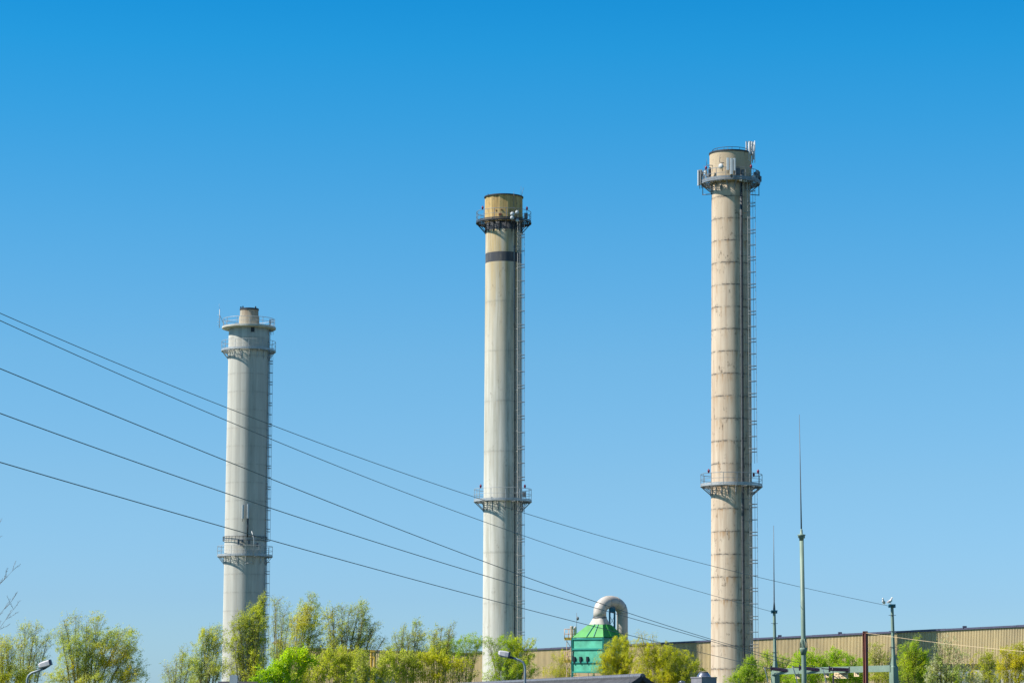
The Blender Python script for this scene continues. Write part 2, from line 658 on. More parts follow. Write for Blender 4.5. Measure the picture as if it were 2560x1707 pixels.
def panel_antenna(ch, p, h, w=0.3, az=0, mast=True, tiltx=0.0):
    """antenna panel centred at p (local), with its mounting pole behind"""
    b = MB()
    rot = Matrix.Rotation(math.radians(az), 3, 'Z')
    prof = [(-w / 2, 0.06), (-w / 2, -0.03), (-w / 2 * 0.7, -0.09), (w / 2 * 0.7, -0.09), (w / 2, -0.03), (w / 2, 0.06)]
    poly = [Vector(p) + rot @ Vector((x, y, -h / 2)) for x, y in prof]
    b.prism(poly, (0, 0, h))
    o = ch.part(b, 'panel_antenna', M['antenna'])
    if mast:
        q = MB()
        c = Vector(p) + rot @ Vector((0, 0.16, 0))
        q.tube([(c.x, c.y, c.z - h / 2 - 0.35), (c.x, c.y, c.z + h / 2 + 0.1)], 0.04, 6)
        for dz in (-h * 0.35, h * 0.35):
            e = Vector(p) + rot @ Vector((0, 0.1, dz))
            q.box(e, (0.08, 0.12, 0.06), rot)
        ch.part(q, 'antenna_mast', M['galv_dark'], o)
    return o


def dish_antenna(ch, p, r, az=0):
    b = MB()
    rot = Matrix.Rotation(math.radians(az), 3, 'Z')
    seg = 16
    vs = []
    prof = [(0.02, 0.26), (r * 0.5, 0.2), (r * 0.95, 0.12), (r, 0.0), (r * 0.96, -0.06), (r * 0.6, -0.12), (0.02, -0.15)]
    for rr, y in prof:
        for k in range(seg):
            th = 2 * PI * k / seg
            vs.append(Vector(p) + rot @ Vector((rr * math.cos(th), y, rr * math.sin(th))))
    fs = []
    for i in range(len(prof) - 1):
        for k in range(seg):
            k2 = (k + 1) % seg
            fs.append((i * seg + k, i * seg + k2, (i + 1) * seg + k2, (i + 1) * seg + k))
    b.add(vs, fs, True)
    o = ch.part(b, 'dish_antenna', M['antenna'])
    q = MB()
    c = Vector(p) + rot @ Vector((0, 0.3, 0))
    q.tube([(c.x, c.y, c.z - 0.5), (c.x, c.y, c.z + 0.4)], 0.035, 6)
    ch.part(q, 'antenna_mast', M['galv_dark'], o)
    return o


def whip(ch, p, h, arm=None, rad=0.03):
    b = MB()
    p = Vector(p)
    b.tube([p, p + Vector((0, 0, h))], [rad, rad * 0.6], 5)
    if arm is not None:
        b.tube([p, p + Vector(arm)], rad * 1.4, 5)
    return ch.part(b, 'whip_antenna', M['galv_dark'])


# ---- chimney 1 : short, broad, pale grey
c1 = Chimney(350, 621.8, 860, 610, 1520, 'shortest grey concrete chimney on the left, with a narrow flue and slab rim on top')
zt = c1.z(818)                      # top slab
r_top = 50.2 * c1.m(860)
r_bot = 51.9 * c1.m(1520)
zb_ = c1.z(1520)
rf1 = lambda z: shaft_r(z, zb_, r_bot, zt, r_top)
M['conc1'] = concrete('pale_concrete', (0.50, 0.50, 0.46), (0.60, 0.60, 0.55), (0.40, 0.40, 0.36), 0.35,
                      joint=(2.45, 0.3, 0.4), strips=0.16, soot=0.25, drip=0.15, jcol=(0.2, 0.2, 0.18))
b = MB()
b.lathe(shaft_profile(rf1, 0, zt - 0.3), seg=96)
c1.part(b, 'shaft', M['conc1'])
slab = MB()
ro = 67.2 * c1.m(818)
slab.lathe([(rf1(zt) * 0.98, zt - 0.36), (ro - 0.06, zt - 0.29), (ro, zt - 0.25), (ro, zt - 0.02), (ro - 0.03, zt)], seg=96, smooth=False)
sl = c1.part(slab, 'top_slab', M['conc1'])
rl = MB()
rh = 1.05
rr = ro - 0.18
rl.circ(rr, zt + rh, 0.035, 56)
rl.circ(rr, zt + rh * 0.52, 0.026, 56)
for k in range(12):
    v = dirv(8 + 30 * k) * rr
    rl.tube([(v.x, v.y, zt - 0.02), (v.x, v.y, zt + rh)], 0.032, 5, False)
c1.part(rl, 'railing', M['galv'], sl)
# flue
b = MB()
rfl = 23.2 * c1.m(790)
zf = c1.z(775)
zmid = c1.z(791)
b.lathe([(rfl * 1.09, zt - 0.01), (rfl * 1.09, zmid - 0.12), (rfl, zmid + 0.12), (rfl * 0.98, zf)], seg=48, caps=False)
b.lathe([(rfl * 0.9, zt - 0.01), (rfl * 0.86, zf)], seg=48, caps=False)
b.ring(rfl * 0.86, rfl * 0.98, zf - 0.01, zf, 48)
M['conc1b'] = concrete('flue_concrete', (0.38, 0.35, 0.27), (0.50, 0.47, 0.38), (0.24, 0.18, 0.12), 0.9, top_stain=(zt, zf, (0.30, 0.22, 0.15), 0.8))
fl = c1.part(b, 'flue', M['conc1b'])
b = MB()
b.ring(rfl * 0.84, rfl * 1.03, zf - 0.06, zf + 0.16, 48)
for az in (-65, -40, 50, 130, 200):
    v = dirv(az) * rfl * 0.96
    b.box((v.x, v.y, zf + 0.25), (0.16, 0.16, 0.3))
c1.part(b, 'flue_rim', M['black_steel'], fl)
# door opening
p = c1.at(636.5, 821.5, rf1(zt) + 0.0)
b = MB()
ang = math.atan2(p.x, -p.y)
b.box((p.x, p.y, p.z), (9 * c1.m(823), 0.12, 16 * c1.m(823)), Matrix.Rotation(ang, 3, 'Z'))
c1.part(b, 'opening', M['dark_window'])
platform(c1, c1.z(877), rf1(c1.z(877)), 67.8 * c1.m(877), 1.2, nb=16, drop=1.25, posts=12, toe=0.14)
platform(c1, c1.z(1389), rf1(c1.z(1389)), 69 * c1.m(1389), 1.25, nb=16, drop=1.2, posts=12, toe=0.14)
ladder(c1, 82, rf1, 1.0, zt + 1.0, 1.25, 'galv_dark', standoff=0.16, cage=0.5, gaps=((c1.z(1395) - 0.5, c1.z(1352)), (c1.z(884), c1.z(838))))
# cable tray ring with hanging bars
b = MB()
zr = c1.z(1347)
rr = rf1(zr) + 0.22
b.circ(rr, zr + 0.25, 0.045, 48)
b.circ(rr, zr - 0.25, 0.045, 48)
for k in range(36):
    v = dirv(10 * k) * rr
    b.box((v.x, v.y, zr), (0.05, 0.05, 0.6))
for k in range(8):
    u = dirv(45 * k + 10)
    b.tube([u * (rr - 0.3) + Vector((0, 0, zr)), u * rr + Vector((0, 0, zr))], 0.03, 4)
c1.part(b, 'cable_ring', M['galv_dark'])
for px, y0, y1 in ((613.5, 1262, 1296), (626, 1260, 1295)):
    h = (y1 - y0) * c1.m(1280)
    q = c1.at(px, (y0 + y1) / 2, rf1(30) + 0.42)
    panel_antenna(c1, q, h, 0.28, az=10)
b = MB()
q = c1.at(625, 1315, rf1(30) + 0.35)
b.tube([(q.x, q.y, c1.z(1345)), (q.x, q.y, c1.z(1290))], 0.1, 6)
c1.part(b, 'antenna_support', M['black_steel'])
for px, py, w, h in ((602, 1354, 4, 14), (610, 1361, 7, 6), (612, 1352, 5, 7), (628, 1355, 7, 9), (648, 1361, 5, 9)):
    q = c1.at(px, py, rf1(30) + 0.5)
    b = MB()
    mm = c1.m(py)
    b.box(q, (w * mm, 0.3, h * mm), Matrix.Rotation(math.radians(12), 3, 'Z'))
    b.tube([q, (q.x * 0.86, q.y * 0.86, q.z)], 0.04, 5)
    c1.part(b, 'equipment_box', M['galv_dark'])
# davit pole on the platform edge
q = c1.at(640.5, 1380, 69 * c1.m(1389) + 0.03)
b = MB()
b.tube([(q.x, q.y, c1.z(1408)), (q.x, q.y, c1.z(1351)), (q.x - 0.33, q.y, c1.z(1331))], 0.05, 6)
b.tube([(q.x, q.y, c1.z(1408)), (q.x - 1.1, q.y + 0.5, c1.z(1410))], 0.04, 5)
c1.part(b, 'davit_pole', M['galv'])
# antenna on the left edge of the top slab
b = MB()
x0 = (549 - c1.cx(820)) * c1.m(800)
b.tube([(x0, -0.3, c1.z(821)), (x0, -0.3, c1.z(774))], 0.045, 6)
b.tube([(x0, -0.3, c1.z(774)), (x0 - 0.1, -0.3, c1.z(760))], 0.012, 4)
for py in (789, 798, 806, 814):
    b.tube([(x0 - 0.28, -0.3, c1.z(py)), (x0, -0.3, c1.z(py))], 0.018, 4)
b.tube([(x0, -0.3, c1.z(788)), (x0 + 0.75, -0.1, zt)], 0.04, 5)
c1.part(b, 'mast_antenna', M['galv'])

# ---- chimney 2 : ochre stained top with black bands
c2 = Chimney(304, 1259.2, 560, 1256.2, 1500, 'middle concrete chimney with ochre stained top and two black painted bands')
zd = c2.z(557)
rt2 = 45.3 * c2.m(620)
rb2 = 48.8 * c2.m(1420)
zlo = c2.z(1420)
zhi = c2.z(620)
rf2 = lambda z: shaft_r(z, zlo, rb2, zhi, rt2)
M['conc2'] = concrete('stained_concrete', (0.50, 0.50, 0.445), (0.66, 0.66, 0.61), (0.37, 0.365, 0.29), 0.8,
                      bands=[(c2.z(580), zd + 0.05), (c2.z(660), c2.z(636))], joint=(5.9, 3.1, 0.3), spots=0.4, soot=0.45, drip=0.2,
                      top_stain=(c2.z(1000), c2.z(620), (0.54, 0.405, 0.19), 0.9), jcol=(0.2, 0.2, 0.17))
b = MB()
b.lathe(shaft_profile(rf2, 0, zd), seg=96)
c2.part(b, 'shaft', M['conc2'])
M['cap2'] = concrete('ochre_cap', (0.54, 0.37, 0.14), (0.72, 0.57, 0.28), (0.26, 0.15, 0.06), 1.0, top_stain=(zd - 6, zd + 1.0, (0.46, 0.30, 0.10), 0.6), spots=0.8)
ztop2 = c2.z(495.5)
rc = 47.3 * c2.m(520)
b = MB()
b.lathe([(rc, zd - 0.05), (rc * 0.995, ztop2)], seg=14, smooth=False, caps=False)
b.lathe([(rc * 0.86, zd - 0.05), (rc * 0.86, ztop2)], seg=32, caps=False)
b.ring(rc * 0.86, rc * 0.96, ztop2 - 0.02, ztop2, 48)
b.ring(rf2(zd) * 0.9, rc * 0.97, zd - 0.12, zd - 0.04, 48)
cp = c2.part(b, 'flue_cap', M['cap2'])
b = MB()
b.ring(rc * 0.84, rc * 1.04, ztop2 + 0.003, ztop2 + 0.13, 48)
b.circ(rc * 0.85, ztop2 + 0.55, 0.03, 40, math.radians(20), math.radians(170))
for a in (20, 55, 90, 125, 160):
    a = math.radians(a)
    b.tube([(rc * 0.85 * math.cos(a), rc * 0.85 * math.sin(a), ztop2 + 0.2), (rc * 0.85 * math.cos(a), rc * 0.85 * math.sin(a), ztop2 + 0.55)], 0.025, 4)
c2.part(b, 'flue_rim', M['black_steel'], cp)
# vents and small fittings on the cap
for px, py in ((1250.5, 536), (1241, 526), (1254, 524)):
    q = c2.at(px, py, rc * 0.99)
    b = MB()
    b.box(q, (0.34 if py == 536 else 0.16, 0.08, 0.26 if py == 536 else 0.12))
    c2.part(b, 'hatch', M['rust'])
whip(c2, c2.at(1284.5, 548, rc + 0.15), 3.3, None, 0.035)
whip(c2, (2.05, -0.3, ztop2 + 0.1), 1.3, None, 0.02)
b = MB()
b.tube([(2.05, -0.3, ztop2), (2.35, -0.3, ztop2 + 1.2)], 0.02, 4)
c2.part(b, 'lightning_spike', M['galv_dark'])
platform(c2, zd, rf2(zd), 69 * c2.m(557), 1.2, nb=18, drop=1.35, steel='black_steel', rail='galv_mid', posts=14, lights=((-50, False), (142, False), (58, True)))
z2 = c2.z(1252)
platform(c2, z2, rf2(z2), 72.4 * c2.m(1252), 1.35, nb=18, bracket_mat='galv_mid', drop=1.2, posts=12, lights=((-50, False), (140, False), (50, True)))
ladder(c2, 45, rf2, 1.0, zd, 1.62, 'ladder', standoff=0.42, cage=0.78, orient=55, gaps=((z2 - 0.4, z2 + 2.1),))
riser(c2, 38, rf2, 0.5, zd - 0.3, 'black_steel', 0.06, 0.05)
riser(c2, 34, rf2, c2.z(820), c2.z(620), 'galv', 0.035, 0.08, 'conduit')
for (px, py, r) in ((1281, 535, .25), (1292.5, 531, .22), (1280.5, 544.5, .24), (1293, 551, .2)):
    q = c2.at(px, py, 69 * c2.m(557) + 0.1)
    dish_antenna(c2, q, r, 10)

# ---- chimney 3 : tallest, sand coloured, with jointed lifts
c3 = Chimney(280, 1826.4, 459, 1830.0, 1690, 'tallest sand coloured chimney on the right, ringed with dark joints and crowded with antennas')
zd3 = c3.z(459)
rt3 = 47.6 * c3.m(530)
rb3 = 52.8 * c3.m(1690)
rf3 = lambda z: shaft_r(z, c3.z(1690), rb3, c3.z(530), rt3)
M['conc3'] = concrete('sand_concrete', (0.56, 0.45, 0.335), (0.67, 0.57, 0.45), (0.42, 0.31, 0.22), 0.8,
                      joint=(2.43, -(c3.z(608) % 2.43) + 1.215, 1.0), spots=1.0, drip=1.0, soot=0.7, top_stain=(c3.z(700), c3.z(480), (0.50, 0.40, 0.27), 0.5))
b = MB()
b.lathe(shaft_profile(rf3, 0, zd3), seg=96)
c3.part(b, 'shaft', M['conc3'])
ztop3 = c3.z(388)
rc3 = 52.3 * c3.m(420)
b = MB()
b.lathe([(rc3, zd3 - 0.05), (rc3, ztop3)], seg=96, caps=False)
b.lathe([(rc3 * 0.86, zd3 - 0.05), (rc3 * 0.86, ztop3)], seg=48, caps=False)
b.ring(rc3 * 0.86, rc3 * 0.99, ztop3 - 0.02, ztop3, 64)
b.ring(rf3(zd3) * 0.9, rc3 * 0.99, zd3 - 0.12, zd3 - 0.04, 64)
M['cap3'] = concrete('sand_cap', (0.50, 0.40, 0.27), (0.58, 0.48, 0.34), (0.42, 0.32, 0.21), 0.4, spots=0.6)
cp = c3.part(b, 'flue_cap', M['cap3'])
b = MB()
b.ring(rc3 * 0.83, rc3 * 1.03, ztop3 + 0.003, ztop3 + 0.17, 64)
b.circ(rc3 * 0.86, ztop3 + 0.5, 0.03, 48)
for k in range(14):
    v = dirv(360 * k / 14) * rc3 * 0.86
    b.tube([(v.x, v.y, ztop3 + 0.1), (v.x, v.y, ztop3 + 0.5)], 0.02, 4)
c3.part(b, 'flue_rim', M['black_steel'], cp)
for x in (-0.75, 0.55):
    b = MB()
    b.tube([(-1.6 if x < 0 else -0.25, 0.5, ztop3 + 0.1), (-1.6 if x < 0 else -0.25, 0.5, ztop3 + (0.85 if x < 0 else 1.0))], 0.022, 4)
    c3.part(b, 'lightning_spike', M['galv_dark'])
ro3 = 73 * c3.m(459)
platform(c3, zd3, rf3(zd3), ro3, 1.2, nb=18, drop=1.05, posts=18, rail='galv_mid', steel='galv_mid', lights=((-62, False), (40, False)), toe=0.28)
z3 = c3.z(1214)
ro3b = 77.3 * c3.m(1214)
platform(c3, z3, rf3(z3), ro3b, 1.2, nb=18, drop=1.1, posts=14, rail='galv_mid', bracket_mat='galv_mid', lights=((-52, False), (128, False), (55, False)), toe=0.18)
ladder(c3, 47, rf3, 1.0, zd3, 1.32, 'ladder', standoff=0.42, cage=0.78, orient=58, gaps=((z3 - 0.4, z3 + 2.3),))
riser(c3, 27.5, rf3, 0.5, zd3 - 0.3, 'black_steel', 0.105, 0.12)
riser(c3, 24, rf3, 12, zd3 - 0.3, 'galv', 0.022, 0.1, 'conduit')
# antennas on chimney 3
mm = c3.m(420)
for px, y0, y1, w in ((1813.5, 395, 426, .30), (1822, 396, 436, .34), (1829.5, 396, 427, .26)):
    q = c3.at(px, (y0 + y1) / 2, ro3 + 0.25)
    panel_antenna(c3, q, (y1 - y0) * mm, w, az=-6)
dish_antenna(c3, c3.at(1797, 416, ro3 - 0.05), 0.29, -35)
for px, y0, y1 in ((1745.5, 428, 467), (1751, 426, 464)):
    x = (px - c3.cx(440)) * mm
    panel_antenna(c3, (x, -0.4 if px < 1748 else -0.1, c3.z((y0 + y1) / 2)), (y1 - y0) * mm, 0.24, az=-70)
for px, y0, y1, yy in ((1864.5, 354, 378, -1.0), (1871.5, 353, 386, -1.4), (1879, 354, 380, -0.7), (1885, 355, 377, -0.3), (1882.5, 377, 399, -0.4)):
    x = (px - c3.cx(380)) * c3.m(380)
    panel_antenna(c3, (x, yy, c3.z((y0 + y1) / 2, yy)), (y1 - y0) * c3.m(370), 0.2, az=(px * 31) % 60 - 10)
b = MB()
xa = (1869 - c3.cx(390)) * c3.m(390)
b.tube([(xa, -1.45, c3.z(401, -1.45)), (xa, -1.45, c3.z(356, -1.45))], 0.045, 6)
b.tube([(xa, -1.45, c3.z(401, -1.45)), (xa + 0.38, -1.3, c3.z(401, -1.45))], 0.04, 5)
b.tube([(xa + 0.38, -1.3, c3.z(401, -1.45)), (xa + 0.38, -1.3, c3.z(358, -1.45))], 0.035, 5)
b.tube([(xa + 0.75, -0.5, c3.z(410)), (xa + 0.75, -0.5, c3.z(354))], 0.035, 5)
b.tube([(xa, -1.45, c3.z(366)), (xa + 0.75, -0.5, c3.z(366))], 0.03, 5)
b.tube([(xa + 0.75, -0.5, c3.z(376)), (xa - 0.1, -0.9, c3.z(377))], 0.03, 5)
c3.part(b, 'antenna_frame', M['white_paint'])
for px, py, h, w in ((1881, 444, 12, 6), (1886, 438, 16, 5), (1891, 446, 12, 6), (1896, 438, 18, 4), (1763, 432, 9, 6), (1768, 440, 8, 7), (1772, 430, 20, 5), (1759, 444, 8, 5), (1779, 447, 9, 7), (1787, 449, 7, 6), (1876, 450, 8, 8), (1893, 430, 9, 5), (1900, 447, 14, 4), (1857, 450, 9, 9), (1847, 446, 14, 6), (1866, 452, 6, 8), (1754, 436, 10, 3)):
    x = (px - c3.cx(440)) * mm
    yy = -math.sqrt(max(0.02, (ro3 - 0.35) ** 2 - x * x))
    b = MB()
    b.box((x, yy, c3.z(py, yy)), (w * mm, 0.3, h * mm), Matrix.Rotation(px, 3, 'Z'))
    b.tube([(x, yy, zd3), (x, yy, c3.z(py, yy) + h * mm * 0.6)], 0.03, 5)
    c3.part(b, 'equipment_box', M['antenna' if int(px) % 2 else 'galv_dark'])
whip(c3, c3.at(1765, 414, ro3 - 0.3), 0.75, (0.85, 0.1, 0), 0.03)
whip(c3, c3.at(1794.5, 406, ro3 - 0.3), 0.7, (0.5, 0.0, -0.1), 0.03)
whip(c3, c3.at(1759, 436, ro3 - 0.2), 1.0, None, 0.02)
for px, py in ((1831, 420), (1843, 424)):
    q = c3.at(px + 8, py + 9, rc3 + 0.25)
    b = MB()
    b.box(q, (0.5 if px < 1840 else 0.3, 0.35, 0.75), Matrix.Rotation(0.2, 3, 'Z'))
    c3.part(b, 'equipment_box', M['galv_dark'])
for s in (-1, 1):
    b = MB()
    xo = s * ro3 * 0.96
    zl = zd3 - 1.35
    b.tube([(xo, -0.3, zd3), (xo, -0.3, zl)], 0.045, 5)
    b.tube([(xo * 1.02, -0.3, zl), (s * rf3(zd3) * 0.97, -0.3, zl + 0.1)], 0.05, 5)
    c3.part(b, 'hanging_brace', M['galv_dark'])

# ------------------------------------------------------------------ corrugated walls
def beam(mb, a, c, t=0.14, d=0.14):
    a, c = Vector(a), Vector(c)
    v = (c - a)
    L = v.length
    q = v.to_track_quat('X', 'Z').to_matrix()
    mb.box((a + c) / 2, (L, d, t), q)


def corrugated(mb, A, B, zb, zt0, zt1, pitch=0.26, depth=0.05, zb1=None):
    """wall sheet from A to B (plan points), trapezoid ribs facing the camera"""
    A = Vector((A[0], A[1]))
    B = Vector((B[0], B[1]))
    if zb1 is None:
        zb1 = zb
    L = (B - A).length
    t = (B - A) / L
    n = Vector((t.y, -t.x))
    if n.dot(-A) < 0:
        n = -n
    k = int(L / pitch)
    vs, fs = [], []
    prof = [(0.0, 0), (0.5, 0), (0.62, 1), (0.88, 1)]
    pts = []
    for i in range(k):
        for (u, o) in prof:
            pts.append(((i + u) * pitch, o))
    pts.append((L, 0))
    for (s, o) in pts:
        q = A + t * s + n * (depth * (1 - o))
        f = s / L
        vs.append((q.x, q.y, zb + (zb1 - zb) * f))
        vs.append((q.x, q.y, zt0 + (zt1 - zt0) * f))
    for i in range(len(pts) - 1):
        fs.append((2 * i, 2 * i + 2, 2 * i + 3, 2 * i + 1))
    mb.add(vs, fs)
    return n


HA, HB = Vector((3.0, 325.0)), Vector((51.0, 277.0))
dirH = (HB - HA)


def hall_pt(px):
    k = (px - 1280) / F
    s = (k * HA.y - HA.x) / (dirH.x - k * dirH.y)
    return HA + dirH * s, s


p0 = HA + dirH * (-0.155)
p1 = HA + dirH * 1.45


def top_at(px, py):
    q, s_ = hall_pt(px)
    return P(px, py, q.y).z, s_


(za1, sa1), (za2, sa2) = top_at(1345, 1624), top_at(2550, 1566)


def HTs(s_):
    return za1 + (za2 - za1) * (s_ - sa1) / (sa2 - sa1)


S0, S1 = -0.155, 1.45
HT = HTs(S1)
hall = empty('factory_hall', (p0.x, p0.y, 0), 'long sand yellow corrugated factory hall running behind the tallest chimney', 'hall')
off = Vector((p0.x, p0.y, 0))


def lb(mb):
    mb.v = [(x - off.x, y - off.y, z - off.z) for x, y, z in mb.v]
    return mb


split, ssp = hall_pt(2322)
q_, s_ = hall_pt(2450)
ZL = P(2450, 1658.5, q_.y).z
b = MB()
nrm = corrugated(b, p0, split, 0.3, HTs(S0), HTs(ssp), 0.2, 0.075)
corrugated(b, split, p1, ZL, HTs(ssp), HTs(S1), 0.2, 0.075)
lb(b).build('wall_cladding', M['clad'], hall)
n3 = Vector((nrm.x, nrm.y, 0))
tH = dirH.normalized()
b = MB()
# coping along the top, in sheet lengths
for i in range(24):
    f0, f1 = i / 24, (i + 0.995) / 24
    a2, c2_ = p0 + (p1 - p0) * f0, p0 + (p1 - p0) * f1
    za_, zc_ = HTs(S0 + (S1 - S0) * f0) + 0.08, HTs(S0 + (S1 - S0) * f1) + 0.08
    beam(b, (a2.x, a2.y, za_), (c2_.x, c2_.y, zc_), 0.2 + (0.03 if i % 3 == 0 else 0), 0.42)
for px in (1950, 2410, 2100):
    q, s_ = hall_pt(px)
    b.box((q.x, q.y, HTs(s_) + 0.25), (0.4, 0.4, 0.26))
lb(b).build('roof_coping', M['coping'], hall)
b = MB()
back = -n3 * 45
poly = [Vector((p0.x, p0.y, 0)) - n3 * 0.1, Vector((p1.x, p1.y, 0)) - n3 * 0.1, Vector((p1.x, p1.y, HT - 0.03)) - n3 * 0.1, Vector((p0.x, p0.y, HTs(S0) - 0.03)) - n3 * 0.1]
b.prism(poly, back)
lb(b).build('roof', M['coping'], hall)
# lower storey right: grey panels, dark recess and windows
b = MB()
rotH = Matrix.Rotation(math.atan2(tH.y, tH.x), 3, 'Z')
L2 = (p1 - split).length
mid = (p1 + split) / 2
b.box((mid.x, mid.y, (ZL - .05) / 2), (L2, 0.12, ZL - .05), rotH)
lb(b).build('lower_wall', M['grey_wall'], hall)
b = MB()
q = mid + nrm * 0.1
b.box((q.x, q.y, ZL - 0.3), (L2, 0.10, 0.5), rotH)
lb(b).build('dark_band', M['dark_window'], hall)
wm = simple('window_glass_blue', (0.16, 0.20, 0.25), 0.15)
wf = simple('window_frame_dark', (0.06, 0.06, 0.07), 0.5)
for i in range(11):
    f = 0.03 + i * 0.09
    q = split + (p1 - split) * f + nrm * 0.14
    b = MB()
    b.box((q.x, q.y, ZL - 1.5), (1.9, 0.1, 1.6), rotH)
    w = lb(b).build('window', wf, hall)
    q2 = q + nrm * 0.04
    b = MB()
    b.box((q2.x, q2.y, ZL - 1.5), (1.7, 0.08, 1.4), rotH)
    lb(b).build('pane', wm if i % 3 else M['antenna'], w)

# tan shed on the left
sR = Vector((-4.6, 337.0))
sL = Vector((-30.0, 350.0))
zR = P(1200, 1635, sR.y).z
zL = P(720, 1620, sL.y).z
off = Vector((sL.x, sL.y, 0))
shed = empty('storage_building', off, 'tan corrugated building glimpsed behind the willows left of the middle chimney', 'building')
b = MB()
nS = corrugated(b, sL, sR, 0.2, zL, zR, 0.26, 0.06)
lb(b).build('wall_cladding', M['clad2'], shed)
nS3 = Vector((nS.x, nS.y, 0))
b = MB()
poly = [Vector((sL.x, sL.y, 0)) - nS3 * 0.1, Vector((sR.x, sR.y, 0)) - nS3 * 0.1,
        Vector((sR.x, sR.y, zR - 0.02)) - nS3 * 0.1, Vector((sL.x, sL.y, zL - 0.02)) - nS3 * 0.1]
b.prism(poly, -nS3 * 25)
lb(b).build('building_body', M['coping'], shed)
b = MB()
tv = (Vector((sR.x, sR.y, zR)) - Vector((sL.x, sL.y, zL)))
poly = [Vector((sL.x, sL.y, zL)) + nS3 * 0.2, Vector((sR.x, sR.y, zR)) + nS3 * 0.2,
        Vector((sR.x, sR.y, zR + 0.18)) + nS3 * 0.2, Vector((sL.x, sL.y, zL + 0.18)) + nS3 * 0.2]
b.prism(poly, -nS3 * 0.5)
lb(b).build('roof_coping', simple('brown_coping', (0.12, 0.08, 0.06)), shed)

# ------------------------------------------------------------------ green dust collector
Dg = 298.0
mp = M_PX(1470, 1600, Dg)
cor = P(1507.5, 1594, Dg - 2.4)     # nearest vertical corner (top)
lft = P(1432, 1595, Dg)
zbt = cor.z
yaw = math.atan2(lft.y - cor.y, lft.x - cor.x)
wL = math.hypot(lft.x - cor.x, lft.y - cor.y)
ux = Vector((math.cos(yaw), math.sin(yaw), 0))       # corner -> left
uy = Vector((-ux.y, ux.x, 0))
if uy.y < 0:
    uy = -uy
wR = 4.3
C0 = Vector((cor.x, cor.y, 0))
off = C0.copy()
dc = empty('dust_collector', C0, 'turquoise steel dust filter tower with green pyramid hood and a white looping duct', 'filter tower')
zb0 = P(1470, 1681, Dg).z
corners = [C0, C0 + ux * wL, C0 + ux * wL + uy * wR, C0 + uy * wR]
b = MB()
b.prism([c + Vector((0, 0, zb0)) for c in corners], (0, 0, zbt - zb0))
body = lb(b).build('filter_body', M['teal'], dc)
b = MB()


z_1 = P(1470, 1622, Dg).z
z_2 = P(1470, 1655, Dg).z
nf = (ux.cross(Vector((0, 0, 1))))
if nf.y > 0:
    nf = -nf
nr = -ux
for zz in (zbt - 0.07, z_1, z_2, zb0 + 0.07):
    up = Vector((0, 0, zz))
    beam(b, C0 + up + nf * 0.06, C0 + ux * wL + up + nf * 0.06, 0.16, 0.12)
    beam(b, C0 + up + nr * 0.06, C0 + uy * wR + up + nr * 0.06, 0.16, 0.12)
for c in corners:
    d = (c - (C0 + ux * wL / 2 + uy * wR / 2)).normalized() * 0.08
    beam(b, c + d + Vector((0, 0, 0.2)), c + d + Vector((0, 0, zbt + 0.12)), 0.2, 0.2)
lb(b).build('steel_frame', M['teal_dark'], dc)
# hood
zc1 = P(1500, 1561, Dg).z
cw = 2.0
ctr = P(1499.5, 1561, Dg + 0.2)
ctr.z = 0
b = MB()
ov = 0.12
base = [C0 - ux * ov - uy * ov, C0 + ux * (wL + ov) - uy * ov, C0 + ux * (wL + ov) + uy * (wR + ov), C0 - ux * ov + uy * (wR + ov)]
tops = [ctr + (-ux - uy) * cw / 2, ctr + (ux - uy) * cw / 2, ctr + (ux + uy) * cw / 2, ctr + (-ux + uy) * cw / 2]
tops = [ctr + (sx * ux * 0.55 + sy * uy * 0.5) * cw * 0.92 for sx, sy in ((-1, -1), (1, -1), (1, 1), (-1, 1))]
vs = [c + Vector((0, 0, zbt + 0.1)) for c in base] + [c + Vector((0, 0, zc1)) for c in tops]
b.add(vs, [(0, 1, 2, 3), (4, 5, 6, 7), (0, 1, 5, 4), (1, 2, 6, 5), (2, 3, 7, 6), (3, 0, 4, 7)])
hood = lb(b).build('hood', M['green'], dc)
for (i, j), fr in (((0, 1), (0.3, 0.52)), ((3, 0), (0.35, 0.65))):
    for f in fr:
        b = MB()
        a = vs[i] * (1 - f) + vs[j] * f
        c = vs[i + 4] * (1 - f) + vs[j + 4] * f
        beam(b, a + Vector((0, 0, 0.05)), c + Vector((0, 0, 0.05)), 0.12, 0.07)
        lb(b).build('hood_rib', M['teal_dark'] if i == 0 else M['green'], hood)
# square-to-round transition and duct
z543 = P(1499, 1543, Dg).z
rd = 16.3 * mp
b = MB()
n = 24
vs = []
for k in range(n):
    th = 2 * PI * k / n
    c, s = math.cos(th), math.sin(th)
    sq = 1 / max(abs(c), abs(s))
    v = ctr + (ux * c * 0.5 + uy * s * 0.46) * cw * 0.99 * min(sq, 1.3)
    vs.append((v.x, v.y, zc1 + 0.02))
for k in range(n):
    th = 2 * PI * k / n
    v = ctr + ux * math.cos(th) * rd + uy * math.sin(th) * rd
    vs.append((v.x, v.y, z543))
fs = [(k, (k + 1) % n, n + (k + 1) % n, n + k) for k in range(n)]
b.add(vs, fs, True)
duct_t = lb(b).build('duct_transition', M['duct'], dc)
b = MB()
b.lathe([(rd + 0.05, z543 - 0.08), (rd + 0.07, z543), (rd + 0.05, z543 + 0.08)], (ctr.x, ctr.y, 0), 24)
lb(b).build('flange', M['galv_dark'], duct_t)
pr = P(1555.5, 1540, Dg + 2.6)
pts = [Vector((ctr.x, ctr.y, z543))]
za = P(1500, 1531, Dg).z
half = (pr.x - ctr.x) / 2
ztopc = P(1527, 1504, Dg + 1.3).z
